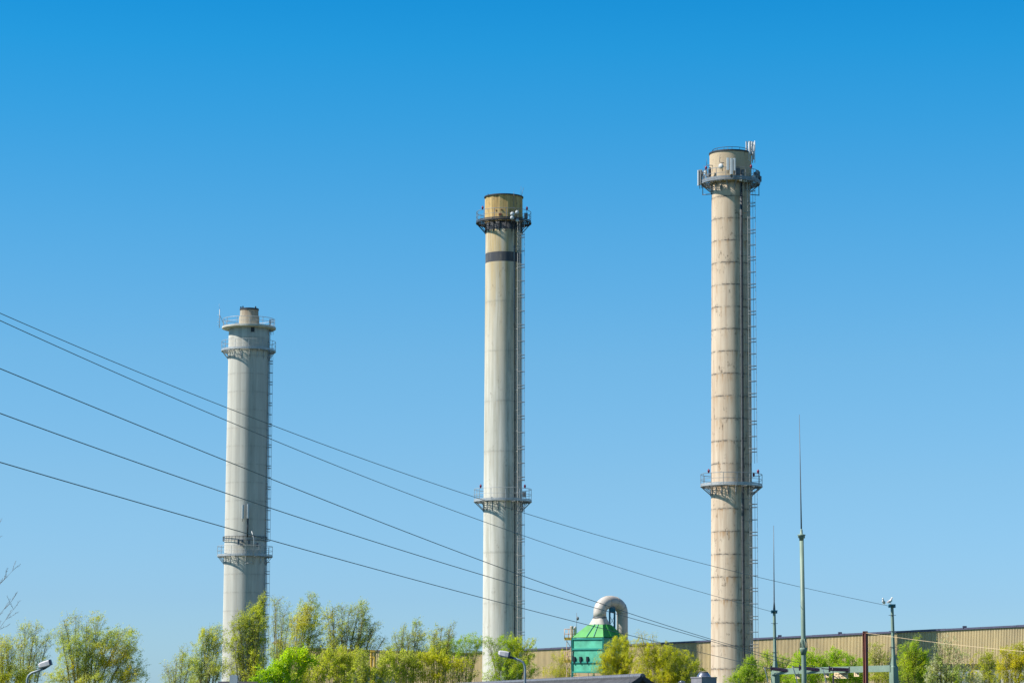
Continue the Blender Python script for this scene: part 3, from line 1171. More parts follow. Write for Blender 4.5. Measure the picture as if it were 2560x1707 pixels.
for i in range(19):
    th = PI * i / 18
    x = ctr.x + half * (1 - math.cos(th))
    y = ctr.y + (pr.y - ctr.y) * (1 - math.cos(th)) / 2
    pts.append(Vector((x, y, za + (ztopc - za) * math.sin(th) ** 0.9)))
pts.append(Vector((pr.x, pr.y, 2.0)))
b = MB()
rads = [rd] * 8 + [rd * (1 - 0.011 * k) for k in range(12)] + [rd * 0.88]
b.tube(pts, rads[:len(pts)], 28)
ld = lb(b).build('looping_duct', M['duct'], dc)
b = MB()
for i in (4, 8, 12, 16, 19):
    c_ = pts[i]
    t_ = (pts[i + 1] - pts[i - 1]).normalized()
    b.tube([c_ - t_ * 0.03, c_ + t_ * 0.03], rads[i] * 1.025, 28)
lb(b).build('duct_seam', M['beige'], ld)
# support tower under the duct
b = MB()
tw = []
for px, dy in ((1523.5, 0.6), (1535.5, 0.9), (1525, 2.0), (1537, 2.2)):
    q = P(px, 1530, Dg + dy)
    tw.append(q)
    beam(b, (q.x, q.y, 0.1), (q.x, q.y, q.z + 0.1), 0.13, 0.13)
zz = 3.0
while zz < tw[0].z - 1.0:
    for i, j in ((0, 1), (1, 3), (3, 2), (2, 0)):
        a, c = tw[i], tw[j]
        b.tube([(a.x, a.y, zz), (c.x, c.y, zz + 1.1)], 0.025, 4)
        b.tube([(c.x, c.y, zz + 1.1), (a.x, a.y, zz + 2.2)], 0.025, 4)
    zz += 2.2
cc = (tw[0] + tw[3]) / 2
b.box((cc.x, cc.y, P(1529, 1523.5, Dg + 1).z), (15.5 * mp, 1.5, 13 * mp))
lb(b).build('support_tower', M['blue_steel'], dc)
# legs and lower rails
b = MB()
for c in corners:
    beam(b, c * 1.0 + Vector((0, 0, 0.0)), c + Vector((0, 0, zb0)), 0.22, 0.22)
lb(b).build('leg_frame', M['teal_dark'], dc)
b = MB()
zl2 = P(1470, 1690, Dg).z
for zz in (zb0 - 0.14, zl2):
    beam(b, C0 + nf * 0.5 + Vector((0, 0, zz)), C0 + nf * 0.5 + ux * wL * 0.9 + Vector((0, 0, zz)), 0.05, 0.05)
for f in (0.1, 0.4, 0.7):
    a = C0 + nf * 0.5 + ux * wL * f
    beam(b, a + Vector((0, 0, 0.1)), a + Vector((0, 0, zb0)), 0.07, 0.07)
lb(b).build('handrail', M['pink'], dc)
for px, w in ((1437, 0.3), (1453, 0.26), (1470, 0.24)):
    q = P(px, 1647, Dg)
    f = (1507.5 - px) / 75.5 * wL
    q2 = C0 + ux * f + nf * 0.1
    b = MB()
    b.box((q2.x, q2.y, q.z), (w, 0.2, 0.55), Matrix.Rotation(yaw, 3, 'Z'))
    b.box((q2.x, q2.y, q.z - 0.35), (w * 0.5, 0.12, 0.3), Matrix.Rotation(yaw, 3, 'Z'))
    lb(b).build('vent', M['dark_window'], dc)
# yellow service platforms on the left with column and tank
for py in (1596, 1652):
    q = P(1421, py, Dg + 0.6)
    b = MB()
    b.box(q, (20 * mp, 1.4, 0.3))
    pl = lb(b).build('service_platform', M['yellow'], dc)
    b = MB()
    x0, x1 = q.x - 10 * mp, q.x + 10 * mp
    for yy in (q.y - 0.7, q.y + 0.7):
        for h in (0.55, 1.1):
            b.tube([(x0, yy, q.z + h), (x1 + 0.3, yy, q.z + h)], 0.025, 4)
        for x in (x0, (x0 + x1) / 2, x1):
            b.tube([(x, yy, q.z), (x, yy, q.z + 1.1)], 0.025, 4)
    lb(b).build('railing', M['pink'], pl)
b = MB()
for px in (1417, 1428):
    for dy in (0.1, 1.1):
        q = P(px, 1600, Dg + dy)
        b.tube([(q.x, q.y, 0.1), (q.x, q.y, q.z)], 0.035, 4, False)
q1, q2 = P(1417, 1600, Dg + 0.1), P(1428, 1600, Dg + 0.1)
zz = 2
while zz < q1.z - 1:
    b.tube([(q1.x, q1.y, zz), (q2.x, q2.y, zz + 0.8)], 0.03, 4)
    b.tube([(q2.x, q2.y, zz + 0.8), (q1.x, q1.y, zz + 1.6)], 0.03, 4)
    zz += 1.6
lb(b).build('stair_frame', M['pink'], dc)
b = MB()
q = P(1429, 1596, Dg + 0.9)
b.lathe([(0.25, 0), (4.4 * mp, 0.15), (4.4 * mp, 1.3), (0.2, 1.45)], q, 18)
lb(b).build('tank', M['beige'], dc)
b = MB()
q = P(1437.5, 1596, Dg + 1.2)
b.lathe([(3 * mp, 0), (3 * mp, 1.3), (0.1, 1.4)], q, 14)
lb(b).build('tank', M['duct'], dc)
b = MB()
q = P(1441.5, 1575, Dg + 1.2)
b.tube([(q.x, q.y, q.z - 1), (q.x, q.y, q.z + 2.0)], 0.025, 5)
b.lathe([(0.05, 0), (0.15, 0.12), (0.15, 0.3), (0.04, 0.42)], (q.x + 0.12, q.y, q.z + 1.15), 10)
lb(b).build('instrument_mast', M['galv_dark'], dc)

# ------------------------------------------------------------------ foreground dark tiled roof
RA = P(1140, 1706.5, 150.0)
RBp = P(1606, 1684.5, 100.0)
zr = RBp.z - 0.12
RA.z = zr
off = Vector((RBp.x, RBp.y, 0))
house = empty('tiled_house', off, 'low building with dark grey tiled gable roof at the bottom centre', 'house')
tdir = Vector((RBp.x - RA.x, RBp.y - RA.y, 0))
Lr = tdir.length
tdir.normalize()
nl = Vector((tdir.y, -tdir.x, 0))
if nl.x > 0:
    nl = -nl                      # slope facing left
pitch = math.radians(34)
W = 5.5


def roofpt(s, w, side, lift=0.0):
    base_ = Vector((RBp.x, RBp.y, zr)) - tdir * s
    return base_ + nl * side * w + Vector((0, 0, -w * math.tan(pitch) + lift))


for side, nm in ((1, 'left'), (-1, 'right')):
    b = MB()
    # pan tile profile runs down the slope
    cols = int(Lr / 0.3)
    rows = 16
    vs, fs = [], []
    for i in range(cols * 4 + 1):
        s = i * 0.075
        lift = 0.022 * math.sin(i / 4 * 2 * PI)
        for r in range(rows + 1):
            w = W * r / rows
            vs.append(roofpt(s, w, side, lift))
            if r < rows:
                w2 = W * (r + 0.96) / rows
                vs.append(roofpt(s, w2, side, lift + 0.03))
    rr_ = 2 * rows + 1
    for i in range(cols * 4):
        for r in range(rr_ - 1):
            fs.append((i * rr_ + r, (i + 1) * rr_ + r, (i + 1) * rr_ + r + 1, i * rr_ + r + 1))
    b.add(vs, fs)
    lb(b).build('roof_slope', M['tiles'], house)
b = MB()
k = 0
s = -0.05
while s < Lr:
    a = roofpt(s, 0, 1, 0.05)
    c = roofpt(s + 0.42, 0, 1, 0.05)
    b.tube([a, c], [0.108, 0.10], 8, False)
    s += 0.4
lb(b).build('ridge_tiles', M['ridge_tile'], house)
b = MB()
ins = 0.25
poly = [roofpt(ins, 0, 1, -0.06), roofpt(ins, W - 0.4, 1, -0.06), roofpt(ins, W - 0.4, 1, -0.06), roofpt(ins, W - 0.4, -1, -0.06)]
A1, A2, A3 = poly[0], poly[1], poly[3]
g1, g2 = Vector((A2.x, A2.y, 0)), Vector((A3.x, A3.y, 0))
b.prism([A1, A2, g1, g2, A3], -tdir * (Lr - 0.5))
lb(b).build('wall', M['gable_dark'], house)
b = MB()
for side in (1, -1):
    a = roofpt(0.0, 0, side, 0.0)
    c = roofpt(0.0, W, side, 0.0)
    beam(b, a + tdir * 0.03, c + tdir * 0.03, 0.16, 0.05)
lb(b).build('barge_board', M['gable_dark'], house)

# small dark roof + flue at the left
off = P(588, 1700, 95.0)
off.z = 0
sh = empty('garden_shed', off.copy(), 'dark roofed shed with a white flue poking up in front of the shortest chimney', 'shed')
zr2 = P(588, 1702.5, 95.0).z
b = MB()
hl = 0.62
poly = [(-2.5, -2, zr2 - 1.2), (-2.5, 2, zr2 - 1.2), (-2.5, 0, zr2)]
vs = [(-hl - 0.0, -2.2, zr2 - 1.0), (-hl, 2.2, zr2 - 1.0), (-hl, 0, zr2), (hl + 0.2, -2.2, zr2 - 1.0), (hl + 0.2, 2.2, zr2 - 1.0), (hl + 0.2, 0, zr2)]
b.add(vs, [(0, 1, 2), (3, 5, 4), (0, 2, 5, 3), (1, 4, 5, 2), (0, 3, 4, 1)])
b.build('roof', M['gable_dark'], sh)
b = MB()
b.box((0.1, 0, (zr2 - 1.0) / 2), (1.3, 3.9, zr2 - 1.02))
b.build('wall', M['grey_wall'], sh)
b = MB()
q = P(588, 1686.5, 94.5)
w = 19 * M_PX(588, 1690, 94.5)
h = q.z - (zr2 - 0.6)
prof = []
for i in range(9):
    th = PI * i / 8
    prof.append((-w / 2 * math.cos(th), 0.06 * math.sin(th)))
poly = [(x, -0.65, q.z - 0.05 + z) for x, z in prof] + [(w / 2, -0.65, q.z - h), (-w / 2, -0.65, q.z - h)]
b.prism([Vector(p) for p in poly], (0, w * 0.9, 0))
fl = b.build('flue', M['antenna'], sh)

# flat roof kiosk with polished ventilators
off = P(1758, 1700, 100.0)
off.z = 0
kb = empty('flat_roof_building', off.copy(), 'low flat roofed building below the tallest chimney carrying round metal ventilators', 'building')
b = MB()
b.box((0.2, 3, 3.2), (3.4, 7, 6.4))
b.build('wall', M['grey_wall'], kb)
b = MB()
b.box((0.2, 3, 6.46), (3.7, 7.3, 0.1))
b.build('roof', M['tiles'], kb)
for px, w, top, dome_w, domeh in ((1759.5, 57, 1693.5, 34, 15), (1704.5, 16, 1707.5, 15, 7)):
    q = P(px, top, 100.0)
    mq = M_PX(px, top, 100.0)
    v = empty('roof_ventilator', (q.x, q.y, 6.51),
              'large polished dome ventilator on a grey zinc box' if w > 20 else 'small round metal roof cowl left of the zinc boxed ventilator', 'ventilator', 'roof ventilators')
    h = q.z - 6.51
    b = MB()
    b.box((0, 0, h / 2), (w * mq * 0.8, w * mq * 0.8, h), Matrix.Rotation(0.55, 3, 'Z'))
    b.box((0, 0, h + 0.01), (w * mq * 0.84, w * mq * 0.84, 0.05), Matrix.Rotation(0.55, 3, 'Z'))
    b.build('curb', M['grey_box'], v)
    b = MB()
    R = dome_w * mq / 2
    H = domeh * mq
    b.lathe([(R * 1.05, h + 0.04), (R * 1.05, h + 0.07), (R, h + 0.08), (R * 0.93, h + H * 0.45), (R * 0.75, h + H * 0.75), (R * 0.62, h + H * 0.9)], seg=32)
    dm = b.build('dome', M['chrome'], v)
    b = MB()
    b.lathe([(R * 0.64, h + H * 0.9), (R * 0.66, h + H), (R * 0.3, h + H * 1.03)], seg=32)
    b.build('cap', M['galv_dark'], dm)

# ------------------------------------------------------------------ street lamps
def street_lamp(pole_px, arm, head_a, head_b, D, label, Hh):
    q = P(pole_px[0], pole_px[1], D)
    root = empty('street_lamp', (q.x, q.y, 0), label, 'street lamp', 'street lamps')
    o = Vector((q.x, q.y, 0))
    pts = [Vector((q.x, q.y, 0.0)), Vector((q.x, q.y, 2)), Vector((q.x, q.y, q.z))] + [P(a, c, D) for a, c in arm]
    b = MB()
    b.tube([p - o for p in pts], [0.09, 0.075] + [0.05] * (len(pts) - 2), 10)
    b.build('pole', M['lamp_grey'], root)
    A = P(head_a[0], head_a[1], D) - o
    B = P(head_b[0], head_b[1], D) - o
    mp_ = M_PX(head_a[0], head_a[1], D)
    v = (B - A)
    L = v.length
    q3 = v.to_track_quat('X', 'Z').to_matrix()
    b = MB()
    # tapered housing, A = neck end, B = tip
    st = [(0.0, 0.55), (0.12, 0.95), (0.4, 1.0), (0.85, 0.86), (1.0, 0.55)]
    vs = []
    hh = Hh * mp_ / 2
    for t, s_ in st:
        for (yy, zz) in ((-1, -0.75), (-0.85, 0.6), (-0.4, 1.0), (0.4, 1.0), (0.85, 0.6), (1, -0.75), (0.6, -1), (-0.6, -1)):
            vs.append(A + q3 @ Vector((L * t, yy * 0.15 * s_, zz * hh * s_)))
    fs = []
    for i in range(len(st) - 1):
        for k in range(8):
            k2 = (k + 1) % 8
            fs.append((i * 8 + k, i * 8 + k2, (i + 1) * 8 + k2, (i + 1) * 8 + k))
    fs += [tuple(range(8)), tuple(range(len(st) * 8 - 8, len(st) * 8))]
    b.add(vs, fs)
    hd = b.build('lamp_head', M['lamp_white'], root)
    b = MB()
    c = A + q3 @ Vector((L * 0.02, 0, 0))
    b.box(c, (L * 0.16, 0.26, hh * 1.85), q3)
    last = pts[-1] - o
    b.tube([last, A + q3 @ Vector((L * 0.12, 0, -hh * 0.7))], 0.055, 8)
    b.build('neck', M['lamp_dark'], hd)
    b = MB()
    c = A + q3 @ Vector((L * 0.55, 0, -hh * 1.02))
    b.box(c, (L * 0.6, 0.22, 0.03), q3)
    b.build('lens', M['grey_box'], hd)
    return root


street_lamp((67.5, 1705), [(68, 1696), (72, 1687), (80, 1681), (92, 1677), (108, 1671)], (127, 1654.5), (97, 1663.5), 110,
            'street lamp in front of the leftmost willow, its grey head pointing left', 15)
street_lamp((1312.5, 1672), [(1311.5, 1662), (1307, 1654), (1298, 1649), (1284, 1644)], (1274, 1636), (1245.5, 1630.5), 112,
            'street lamp in front of the middle chimney, its head pointing left over a curved arm', 15)

# ------------------------------------------------------------------ substation
D_L, D_R = 137.0, 123.0
bl = P(1939, 1686, D_L)
br = P(2232, 1677, D_R)
off = Vector((bl.x, bl.y, 0))
ga = empty('line_gantry', off.copy(), 'pale green steel gantry of two tapered masts joined by a beam', 'gantry')
zbeam0 = (bl.z + br.z) / 2


def mast(px_top, py_top, px_mid, py_mid, D, w_top, w_mid, px_b, w_b, name):
    """square tapered mast with a wider pedestal below py_mid"""
    t = P(px_top, py_top, D)
    m_ = P(px_mid, py_mid, D)
    mm_ = M_PX(px_top, py_top, D)
    b = MB()
    rot = Matrix.Rotation(math.radians(32), 3, 'Z')

    def sq(c, w):
        return [Vector(c) + rot @ Vector((sx * w / 2, sy * w / 2, 0)) for sx, sy in ((-1, -1), (1, -1), (1, 1), (-1, 1))]
    base_ = Vector((m_.x + (px_b - px_mid) * mm_, m_.y, 0))
    loops = [sq((base_.x, base_.y, 0), w_b * mm_ * 1.35 * 0.75), sq((m_.x, m_.y, m_.z - 0.12), w_b * mm_ * 0.75), sq((m_.x, m_.y, m_.z - 0.05), w_mid * mm_ * 1.7 * 0.75),
             sq(m_ + Vector((0, 0, 0.35)), w_mid * mm_ * 0.75), sq(t, w_top * mm_ * 0.75)]
    vs = [v for l in loops for v in l]
    fs = [(0, 1, 2, 3)]
    for i in range(len(loops) - 1):
        for k in range(4):
            k2 = (k + 1) % 4
            fs.append((i * 4 + k, i * 4 + k2, (i + 1) * 4 + k2, (i + 1) * 4 + k))
    fs.append(tuple(range(len(vs) - 4, len(vs))))
    b.add(vs, fs)
    o = lb(b).build(name, M['pole_green'], ga)
    b = MB()
    z = m_.z + 0.8
    while z < t.z - 0.2:
        f = (z - m_.z) / (t.z - m_.z)
        c = m_ + (t - m_) * f
        b.box((c.x, c.y, z), (0.35, 0.02, 0.02))
        b.box((c.x - 0.02, c.y - w_mid * mm_ * 0.45, z), (0.12, 0.04, 0.03))
        z += 0.75
    lb(b).build('step_irons', M['galv_dark'], o)
    b = MB()
    b.box(t + Vector((0, 0, 0.0)), (15.5 * mm_, 0.3, 0.05))
    b.box(t + Vector((-0.11, 0, -0.07)), (0.1, 0.28, 0.12))
    b.box(t + Vector((0.12, 0, -0.07)), (0.06, 0.28, 0.14))
    lb(b).build('mast_cap', M['blue_steel'], o)
    return o, t


mL, tL = mast(1935.5, 1526, 1938, 1668, D_L, 6.5, 8.5, 1938, 20, 'mast')
mR, tR = mast(2230, 1511, 2234, 1660, D_R, 7, 9, 2236, 21, 'mast')
b = MB()
a = Vector((bl.x - 0.1, bl.y, zbeam0 + 0.15))
c = Vector((br.x, br.y, zbeam0 + 0.15))
beam(b, a, c, 0.30, 0.30)
lb(b).build('crossbeam', M['pole_green'], ga)
b = MB()
r0 = P(1935.5, 1526, D_L)
r1 = P(1934, 1313, D_L)
b.tube([r0, r0 + Vector((0, 0, 0.45)), r0 * 0.5 + r1 * 0.5, r1], [0.07, 0.035, 0.024, 0.012], 6)
lb(b).build('lightning_rod', M['galv_dark'], mL)
bd = (Vector((br.x, br.y, 0)) - Vector((bl.x, bl.y, 0))).normalized()


def beamD(px):
    k = (px - 1280) / F
    s = (k * bl.y - bl.x) / ((br.x - bl.x) - k * (br.y - bl.y))
    return bl.y + (br.y - bl.y) * s


def sign(px, py, w, h, lines, sz):
    D = beamD(px) - 0.2
    q = P(px, py, D)
    mq = M_PX(px, py, D)
    b = MB()
    ang = math.atan2(bd.y, bd.x)
    rot = Matrix.Rotation(ang, 3, 'Z')
    # apparent width is foreshortened: widen by 1/cos relative to the view direction
    wreal = w * mq / abs(bd.x * 1.0 + 0) if abs(bd.x) > 0.2 else w * mq * 3
    rot2 = Matrix.Rotation(math.radians(-45), 3, 'Z')
    b.box(q, (w * mq * 1.414, 0.02, h * mq), rot2)
    b.box(q + Vector((0, 0.04, h * mq / 2)), (0.03, 0.03, 0.22), rot2)
    s = lb(b).build('sign_plate', M['sign'], ga)
    for i, tx in enumerate(lines):
        cu = bpy.data.curves.new('lettering', 'FONT')
        cu.body = tx
        cu.size = sz * mq
        cu.align_x = 'CENTER'
        cu.align_y = 'CENTER'
        cu.extrude = 0.002
        tmp = bpy.data.objects.new('tmp_text', cu)
        COL.objects.link(tmp)
        bpy.context.view_layer.update()
        me = bpy.data.meshes.new_from_object(tmp)
        bpy.data.objects.remove(tmp)
        o = bpy.data.objects.new('lettering', me)
        me.materials.clear()
        me.materials.append(M['letter'])
        COL.objects.link(o)
        o.parent = s
        zz = q.z + ((len(lines) - 1) / 2 - i) * sz * mq * 1.0
        fwd = rot2 @ Vector((0, -0.016, 0))
        o.location = Vector((q.x, q.y, zz)) - off + fwd
        o.rotation_euler = (PI / 2, 0, math.radians(-45))
        o.scale = (1.35, 1, 1)


sign(1994.5, 1689.5, 11, 10.5, ['L3'], 7.5)
sign(2066.5, 1686.5, 11, 11, ['L2'], 7.5)
sign(2141.5, 1684.5, 11, 11, ['L1'], 7.5)
sign(2102.5, 1687.5, 30.5, 14.5, ['LINATTENI', 'BIL982'], 5.6)

# ---- power lines
def wire(label, pts_px, D0, D1, rad=0.018, ext=0.06, endpt=None, name='power_line', mat='wire', group='overhead power lines'):
    a = P(pts_px[0][0], pts_px[0][1], D0)
    c = P(pts_px[-1][0], pts_px[-1][1], D1)
    S, Z = [], []
    for px, py in pts_px:
        d = CR @ Vector(((px - 1280.0) / F, -(py - 853.5) / F, -1.0))
        # intersect with the vertical plane through a and c
        ex, ey = c.x - a.x, c.y - a.y
        # CAM + d*t ; cross((CAM+d t - a),(e)) = 0
        t = ((a.x) * ey - (a.y) * ex) / (d.x * ey - d.y * ex)
        p = CAMLOC + d * t
        s = ((p.x - a.x) * ex + (p.y - a.y) * ey) / (ex * ex + ey * ey)
        S.append(s)
        Z.append(p.z)
    w = np.ones(len(S))
    w[-1] = 30
    w[0] = 3
    co = np.polyfit(S, Z, 3, w=w)
    n = 60
    pts = []
    for i in range(n + 1):
        s = -ext + (1 + ext) * i / n
        pts.append(Vector((a.x + (c.x - a.x) * s, a.y + (c.y - a.y) * s, float(np.polyval(co, s)))))
    if ext > 0:
        pts.insert(0, pts[0] + (pts[0] - pts[1]).normalized() * 28)
    o = pts[0].copy()
    b = MB()
    b.tube([p - o for p in pts], rad, 6)
    ob = b.build(name, M[mat], None, o)
    tag(ob, label, 'power line', group)
    return ob, pts[-1]


k = 1.08844
def dk(lst):
    return [(x * k, y * k) for x, y in lst]


wire('highest power line, ending at the gantry mast where the gulls perch', [(0, 782.6), (326, 923), (675, 1063.4), (1160, 1232.6), (1360, 1296.5), (1650, 1377.7), (1777, 1413), (2013, 1472), (2223, 1514)], 62, D_R, 0.0092)
wire('second highest power line, ending at the gantry mast with the thin rod', [(0, 801), (326, 949), (677, 1099), (1160, 1284.5), (1360, 1354.5), (1650, 1449), (1750, 1480), (1929, 1528)], 60, D_L, 0.0098)
e1 = wire('third power line from the top, crossing the shortest chimney above its antennas', [(0, 921), (566, 1153.7), (934, 1300), (1160, 1383.5), (1204.8, 1401), (1309.6, 1439), (1487, 1500), (1650, 1557), (1800, 1604), (1900, 1633), (1990, 1655), (2066, 1671)], 60, beamD(2075) - 1.4, 0.0115)
e2 = wire('fourth power line from the top, crossing the white looping duct', [(0, 1033), (529, 1220), (720, 1283), (800, 1309), (1204.8, 1435.5), (1309.6, 1469.9), (1486.7, 1518.6), (1650, 1563.8), (1800, 1607), (1870, 1630), (1991, 1667)], 58, beamD(1995) - 1.4, 0.0115)
e3 = wire('lowest power line, crossing below the platform antennas of the shortest chimney', [(0, 1155), (500, 1300), (720, 1362.5), (800, 1384.6), (1204.8, 1492.6), (1309.6, 1519.4), (1650, 1607), (1750, 1629), (1920, 1669)], 56, beamD(1925) - 1.4, 0.0115)
wire('thin pale cable running right from the rust brown post', [(2163, 1581), (2233, 1591), (2330, 1604), (2450, 1617), (2575, 1629)], 120, 100, 0.0075, 0.0, mat='sign')


def insulator(pa, pb, label):
    pa, pb = Vector(pa), Vector(pb)
    root = empty('insulator_string', pa, label, 'insulator', 'insulator strings on the gantry')
    v = pb - pa
    L = v.length
    q = v.to_track_quat('Z', 'Y').to_matrix()
    b = MB()
    prof = []
    nsh = 15
    z0, z1 = L * 0.12, L * 0.9
    for i in range(nsh):
        z = z0 + (z1 - z0) * i / nsh
        dz = (z1 - z0) / nsh
        prof += [(0.03, z), (0.056, z + dz * 0.25), (0.06, z + dz * 0.4), (0.03, z + dz * 0.6)]
    t = MB()
    t.lathe(prof, seg=14, smooth=False)
    for off2 in (-0.035, 0.035):
        b.add([q @ (Vector(p) + Vector((0, off2, 0))) for p in t.v], t.f)
    b.build('sheds', M['insul'], root)
    b = MB()
    for s, e in ((0, z0), (z1, L)):
        b.tube([q @ Vector((0, 0, s)), q @ Vector((0, 0, e))], 0.03, 6)
    b.box(q @ Vector((0, 0, z0)), (0.06, 0.3, 0.06), q)
    b.box(q @ Vector((0, 0, z1)), (0.06, 0.3, 0.06), q)
    # racket shaped arcing ring
    pts = []
    for i in range(17):
        th = 2 * PI * i / 16
        pts.append(q @ Vector((0.12 * math.sin(th), 0, z0 - 0.1 - 0.17 + 0.25 * math.cos(th))))
    b.tube(pts, 0.022, 5)
    b.build('fittings', M['black_steel'], root)
    return root


ins = []
for e, (pxb, pyb), lab in ((e3, (1984, 1677), 'brown insulator string crossing the left gantry mast, left of the round green mast'),
                           (e2, (2059, 1674.5), 'brown insulator string passing behind the green round mast'),
                           (e1, (2130, 1674), 'brown insulator string above the wide cream sign')):
    insulator(e[1], P(pxb, pyb, beamD(pxb) - 0.25), lab)

# jumper cables hanging from the line ends
for (p0_, p1_, lab) in (((1911, 1667), (1926, 1712), 'slack jumper cable hanging beside the left gantry mast foot'),
                        ((1981, 1664), (2001, 1712), 'slack jumper cable hanging beside the L3 sign'),
                        ((2057, 1672), (2072, 1712), 'slack jumper cable hanging beside the L2 sign')):
    D = beamD(p0_[0]) - 1.4
    A, B = P(p0_[0], p0_[1], D), P(p1_[0], p1_[1], D - 0.5)
    E = Vector((B.x + 0.25, B.y, 4.2))
    pts = []
    for i in range(15):
        t = i / 14
        p = A * (1 - t) ** 2 + B * 2 * t * (1 - t) + E * t * t
        pts.append(p - A)
    b = MB()
    b.tube(pts, 0.028, 6)
    o = b.build('jumper_cable', M['wire'], None, A)
    tag(o, lab, 'cable', 'jumper cables')
# apparatus bushing under the wide sign's left end
q = P(2083.5, 1691, 127)
o_ = empty('transformer_bushing', (q.x, q.y, 0), 'dark ribbed bushing standing just left of the wide cream sign', 'bushing')
b = MB()
b.tube([(0, 0, 0), (0, 0, 4.5)], 0.12, 10)
b.build('pedestal', M['pole_green'], o_)
b = MB()
prof = []
z = 4.5
zt_ = P(2083.5, 1690, 127).z
while z < zt_:
    prof += [(0.035, z), (0.05, z + 0.02), (0.035, z + 0.05)]
    z += 0.06
prof.append((0.02, zt_ + 0.05))
b.lathe(prof, seg=12, smooth=False)
b.tube([(0, 0, zt_), (-0.03, 0, zt_ + 0.45)], 0.02, 5)
b.build('porcelain', M['insul'], o_)

# green round lightning mast
Dm = 110.0
q = P(2003.8, 1340, Dm)
qb = P(2010, 1690, Dm)
xb = qb.x + (qb.x - q.x) * qb.z / (q.z - qb.z) * 0.5
ms_ = empty('lightning_mast', (xb, Dm, 0), 'tall pale green round mast with a long thin rod, in front of the gantry', 'mast')
o = Vector((xb, Dm, 0))
b = MB()
zc = P(2009, 1620, Dm).z
b.tube([(0, 0, 0), Vector((qb.x, Dm, qb.z)) - o, P(2008.8, 1615, Dm) - o, q - o], [0.13, 0.103, 0.098, 0.088], 20)
b.build('pole', M['pole_green'], ms_)
b = MB()
c = P(2009, 1620, Dm) - o
b.lathe([(0.10, -0.28), (0.16, -0.05), (0.165, 0.02), (0.11, 0.04)], c, 20)
for i in range(8):
    a = 2 * PI * i / 8 + 0.2
    b.tube([(c.x + 0.155 * math.cos(a), c.y + 0.155 * math.sin(a), c.z), (c.x + 0.145 * math.cos(a), c.y + 0.145 * math.sin(a), c.z + 0.22), (c.x + 0.10 * math.cos(a), c.y + 0.10 * math.sin(a), c.z + 0.4)], 0.016, 4)
b.build('collar', M['pole_green'], ms_)
b = MB()
t = P(2003.6, 1338, Dm) - o
b.lathe([(0.09, -0.22), (0.11, -0.05), (0.17, 0.0), (0.17, 0.035), (0.06, 0.06), (0.05, 0.22), (0.02, 0.3)], t, 16)
for i in range(4):
    a = 2 * PI * i / 4 + 0.5
    b.box((t.x + 0.15 * math.cos(a), t.y + 0.15 * math.sin(a), t.z - 0.06), (0.04, 0.04, 0.1))
b.build('flange', M['pole_green'], ms_)
b = MB()
t2 = P(1998.3, 1036, Dm) - o
b.tube([t + Vector((0, 0, 0.1)), t * 0.6 + t2 * 0.4, t2], [0.032, 0.022, 0.009], 6)
b.build('rod', M['galv_dark'], ms_)

# rust brown post
q = P(2163, 1579, 120)
b = MB()
w = 8.8 * M_PX(2163, 1600, 120)
for dx in (-1, 1):
    b.box((0, dx * w * 0.5, q.z / 2), (w, 0.02, q.z))
b.box((0, 0, q.z / 2), (0.016, w * 0.98, q.z))
b.v = [tuple(Matrix.Rotation(math.radians(35), 3, 'Z') @ Vector(p)) for p in b.v]
rp = empty('steel_post', (q.x, q.y, 0), 'rust brown steel post standing between the two gantry masts', 'post')
b.build('beam_section', M['rust'], rp)
b = MB()
b.box((0, 0, q.z + 0.02), (w * 1.3, w * 1.3, 0.035))
b.box((w * 0.2, -w * 0.5, q.z - 0.05), (w * 1.5, 0.03, 0.05))
b.build('cap_plate', M['rust'], rp)

# ------------------------------------------------------------------ gulls
def gull(pos, yaw, label, s=1.0):
    root = empty('seagull', pos, label, 'gull', 'gulls perched on the line end', rot=(0, 0, yaw))
    b = MB()
    pts = [(-0.24, 0, 0.06), (-0.16, 0, 0.085), (-0.06, 0, 0.12), (0.02, 0, 0.165), (0.07, 0, 0.215), (0.09, 0, 0.265), (0.10, 0, 0.30), (0.135, 0, 0.31), (0.16, 0, 0.302)]
    r = [0.012, 0.035, 0.066, 0.07, 0.05, 0.033, 0.037, 0.03, 0.01]
    b.tube([Vector(p) * s for p in pts], [x * s for x in r], 12)
    b.build('body', M['gull_white'], root)
    for sd in (-1, 1):
        b = MB()
        b.tube([Vector((0.06, sd * 0.062, 0.16)) * s, Vector((-0.04, sd * 0.068, 0.145)) * s, Vector((-0.17, sd * 0.035, 0.115)) * s, Vector((-0.27, sd * 0.012, 0.10)) * s],
               [0.025 * s, 0.045 * s, 0.03 * s, 0.006 * s], 8, flat=(0.35, 1))
        b.build('wing', M['gull_grey'], root)
        b = MB()
        b.tube([Vector((0.0, sd * 0.03, 0.09)) * s, Vector((0.005, sd * 0.03, 0.0)) * s, Vector((0.04, sd * 0.03, 0.0)) * s], 0.006 * s, 5)
        b.build('leg', M['gull_yellow'], root)
    b = MB()
    b.tube([Vector((0.155, 0, 0.302)) * s, Vector((0.2, 0, 0.292)) * s], [0.012 * s, 0.003 * s], 6)
    b.build('beak', M['gull_yellow'], root)


g1 = P(2209, 1511.3, D_R - 0.2)
gull(g1, math.radians(245), 'white gull perched on the wire left of the mast cap', 0.95)
g2 = P(2226, 1509.3, D_R)
gull(g2, math.radians(-55), 'white and grey gull perched on the mast cap', 0.95)

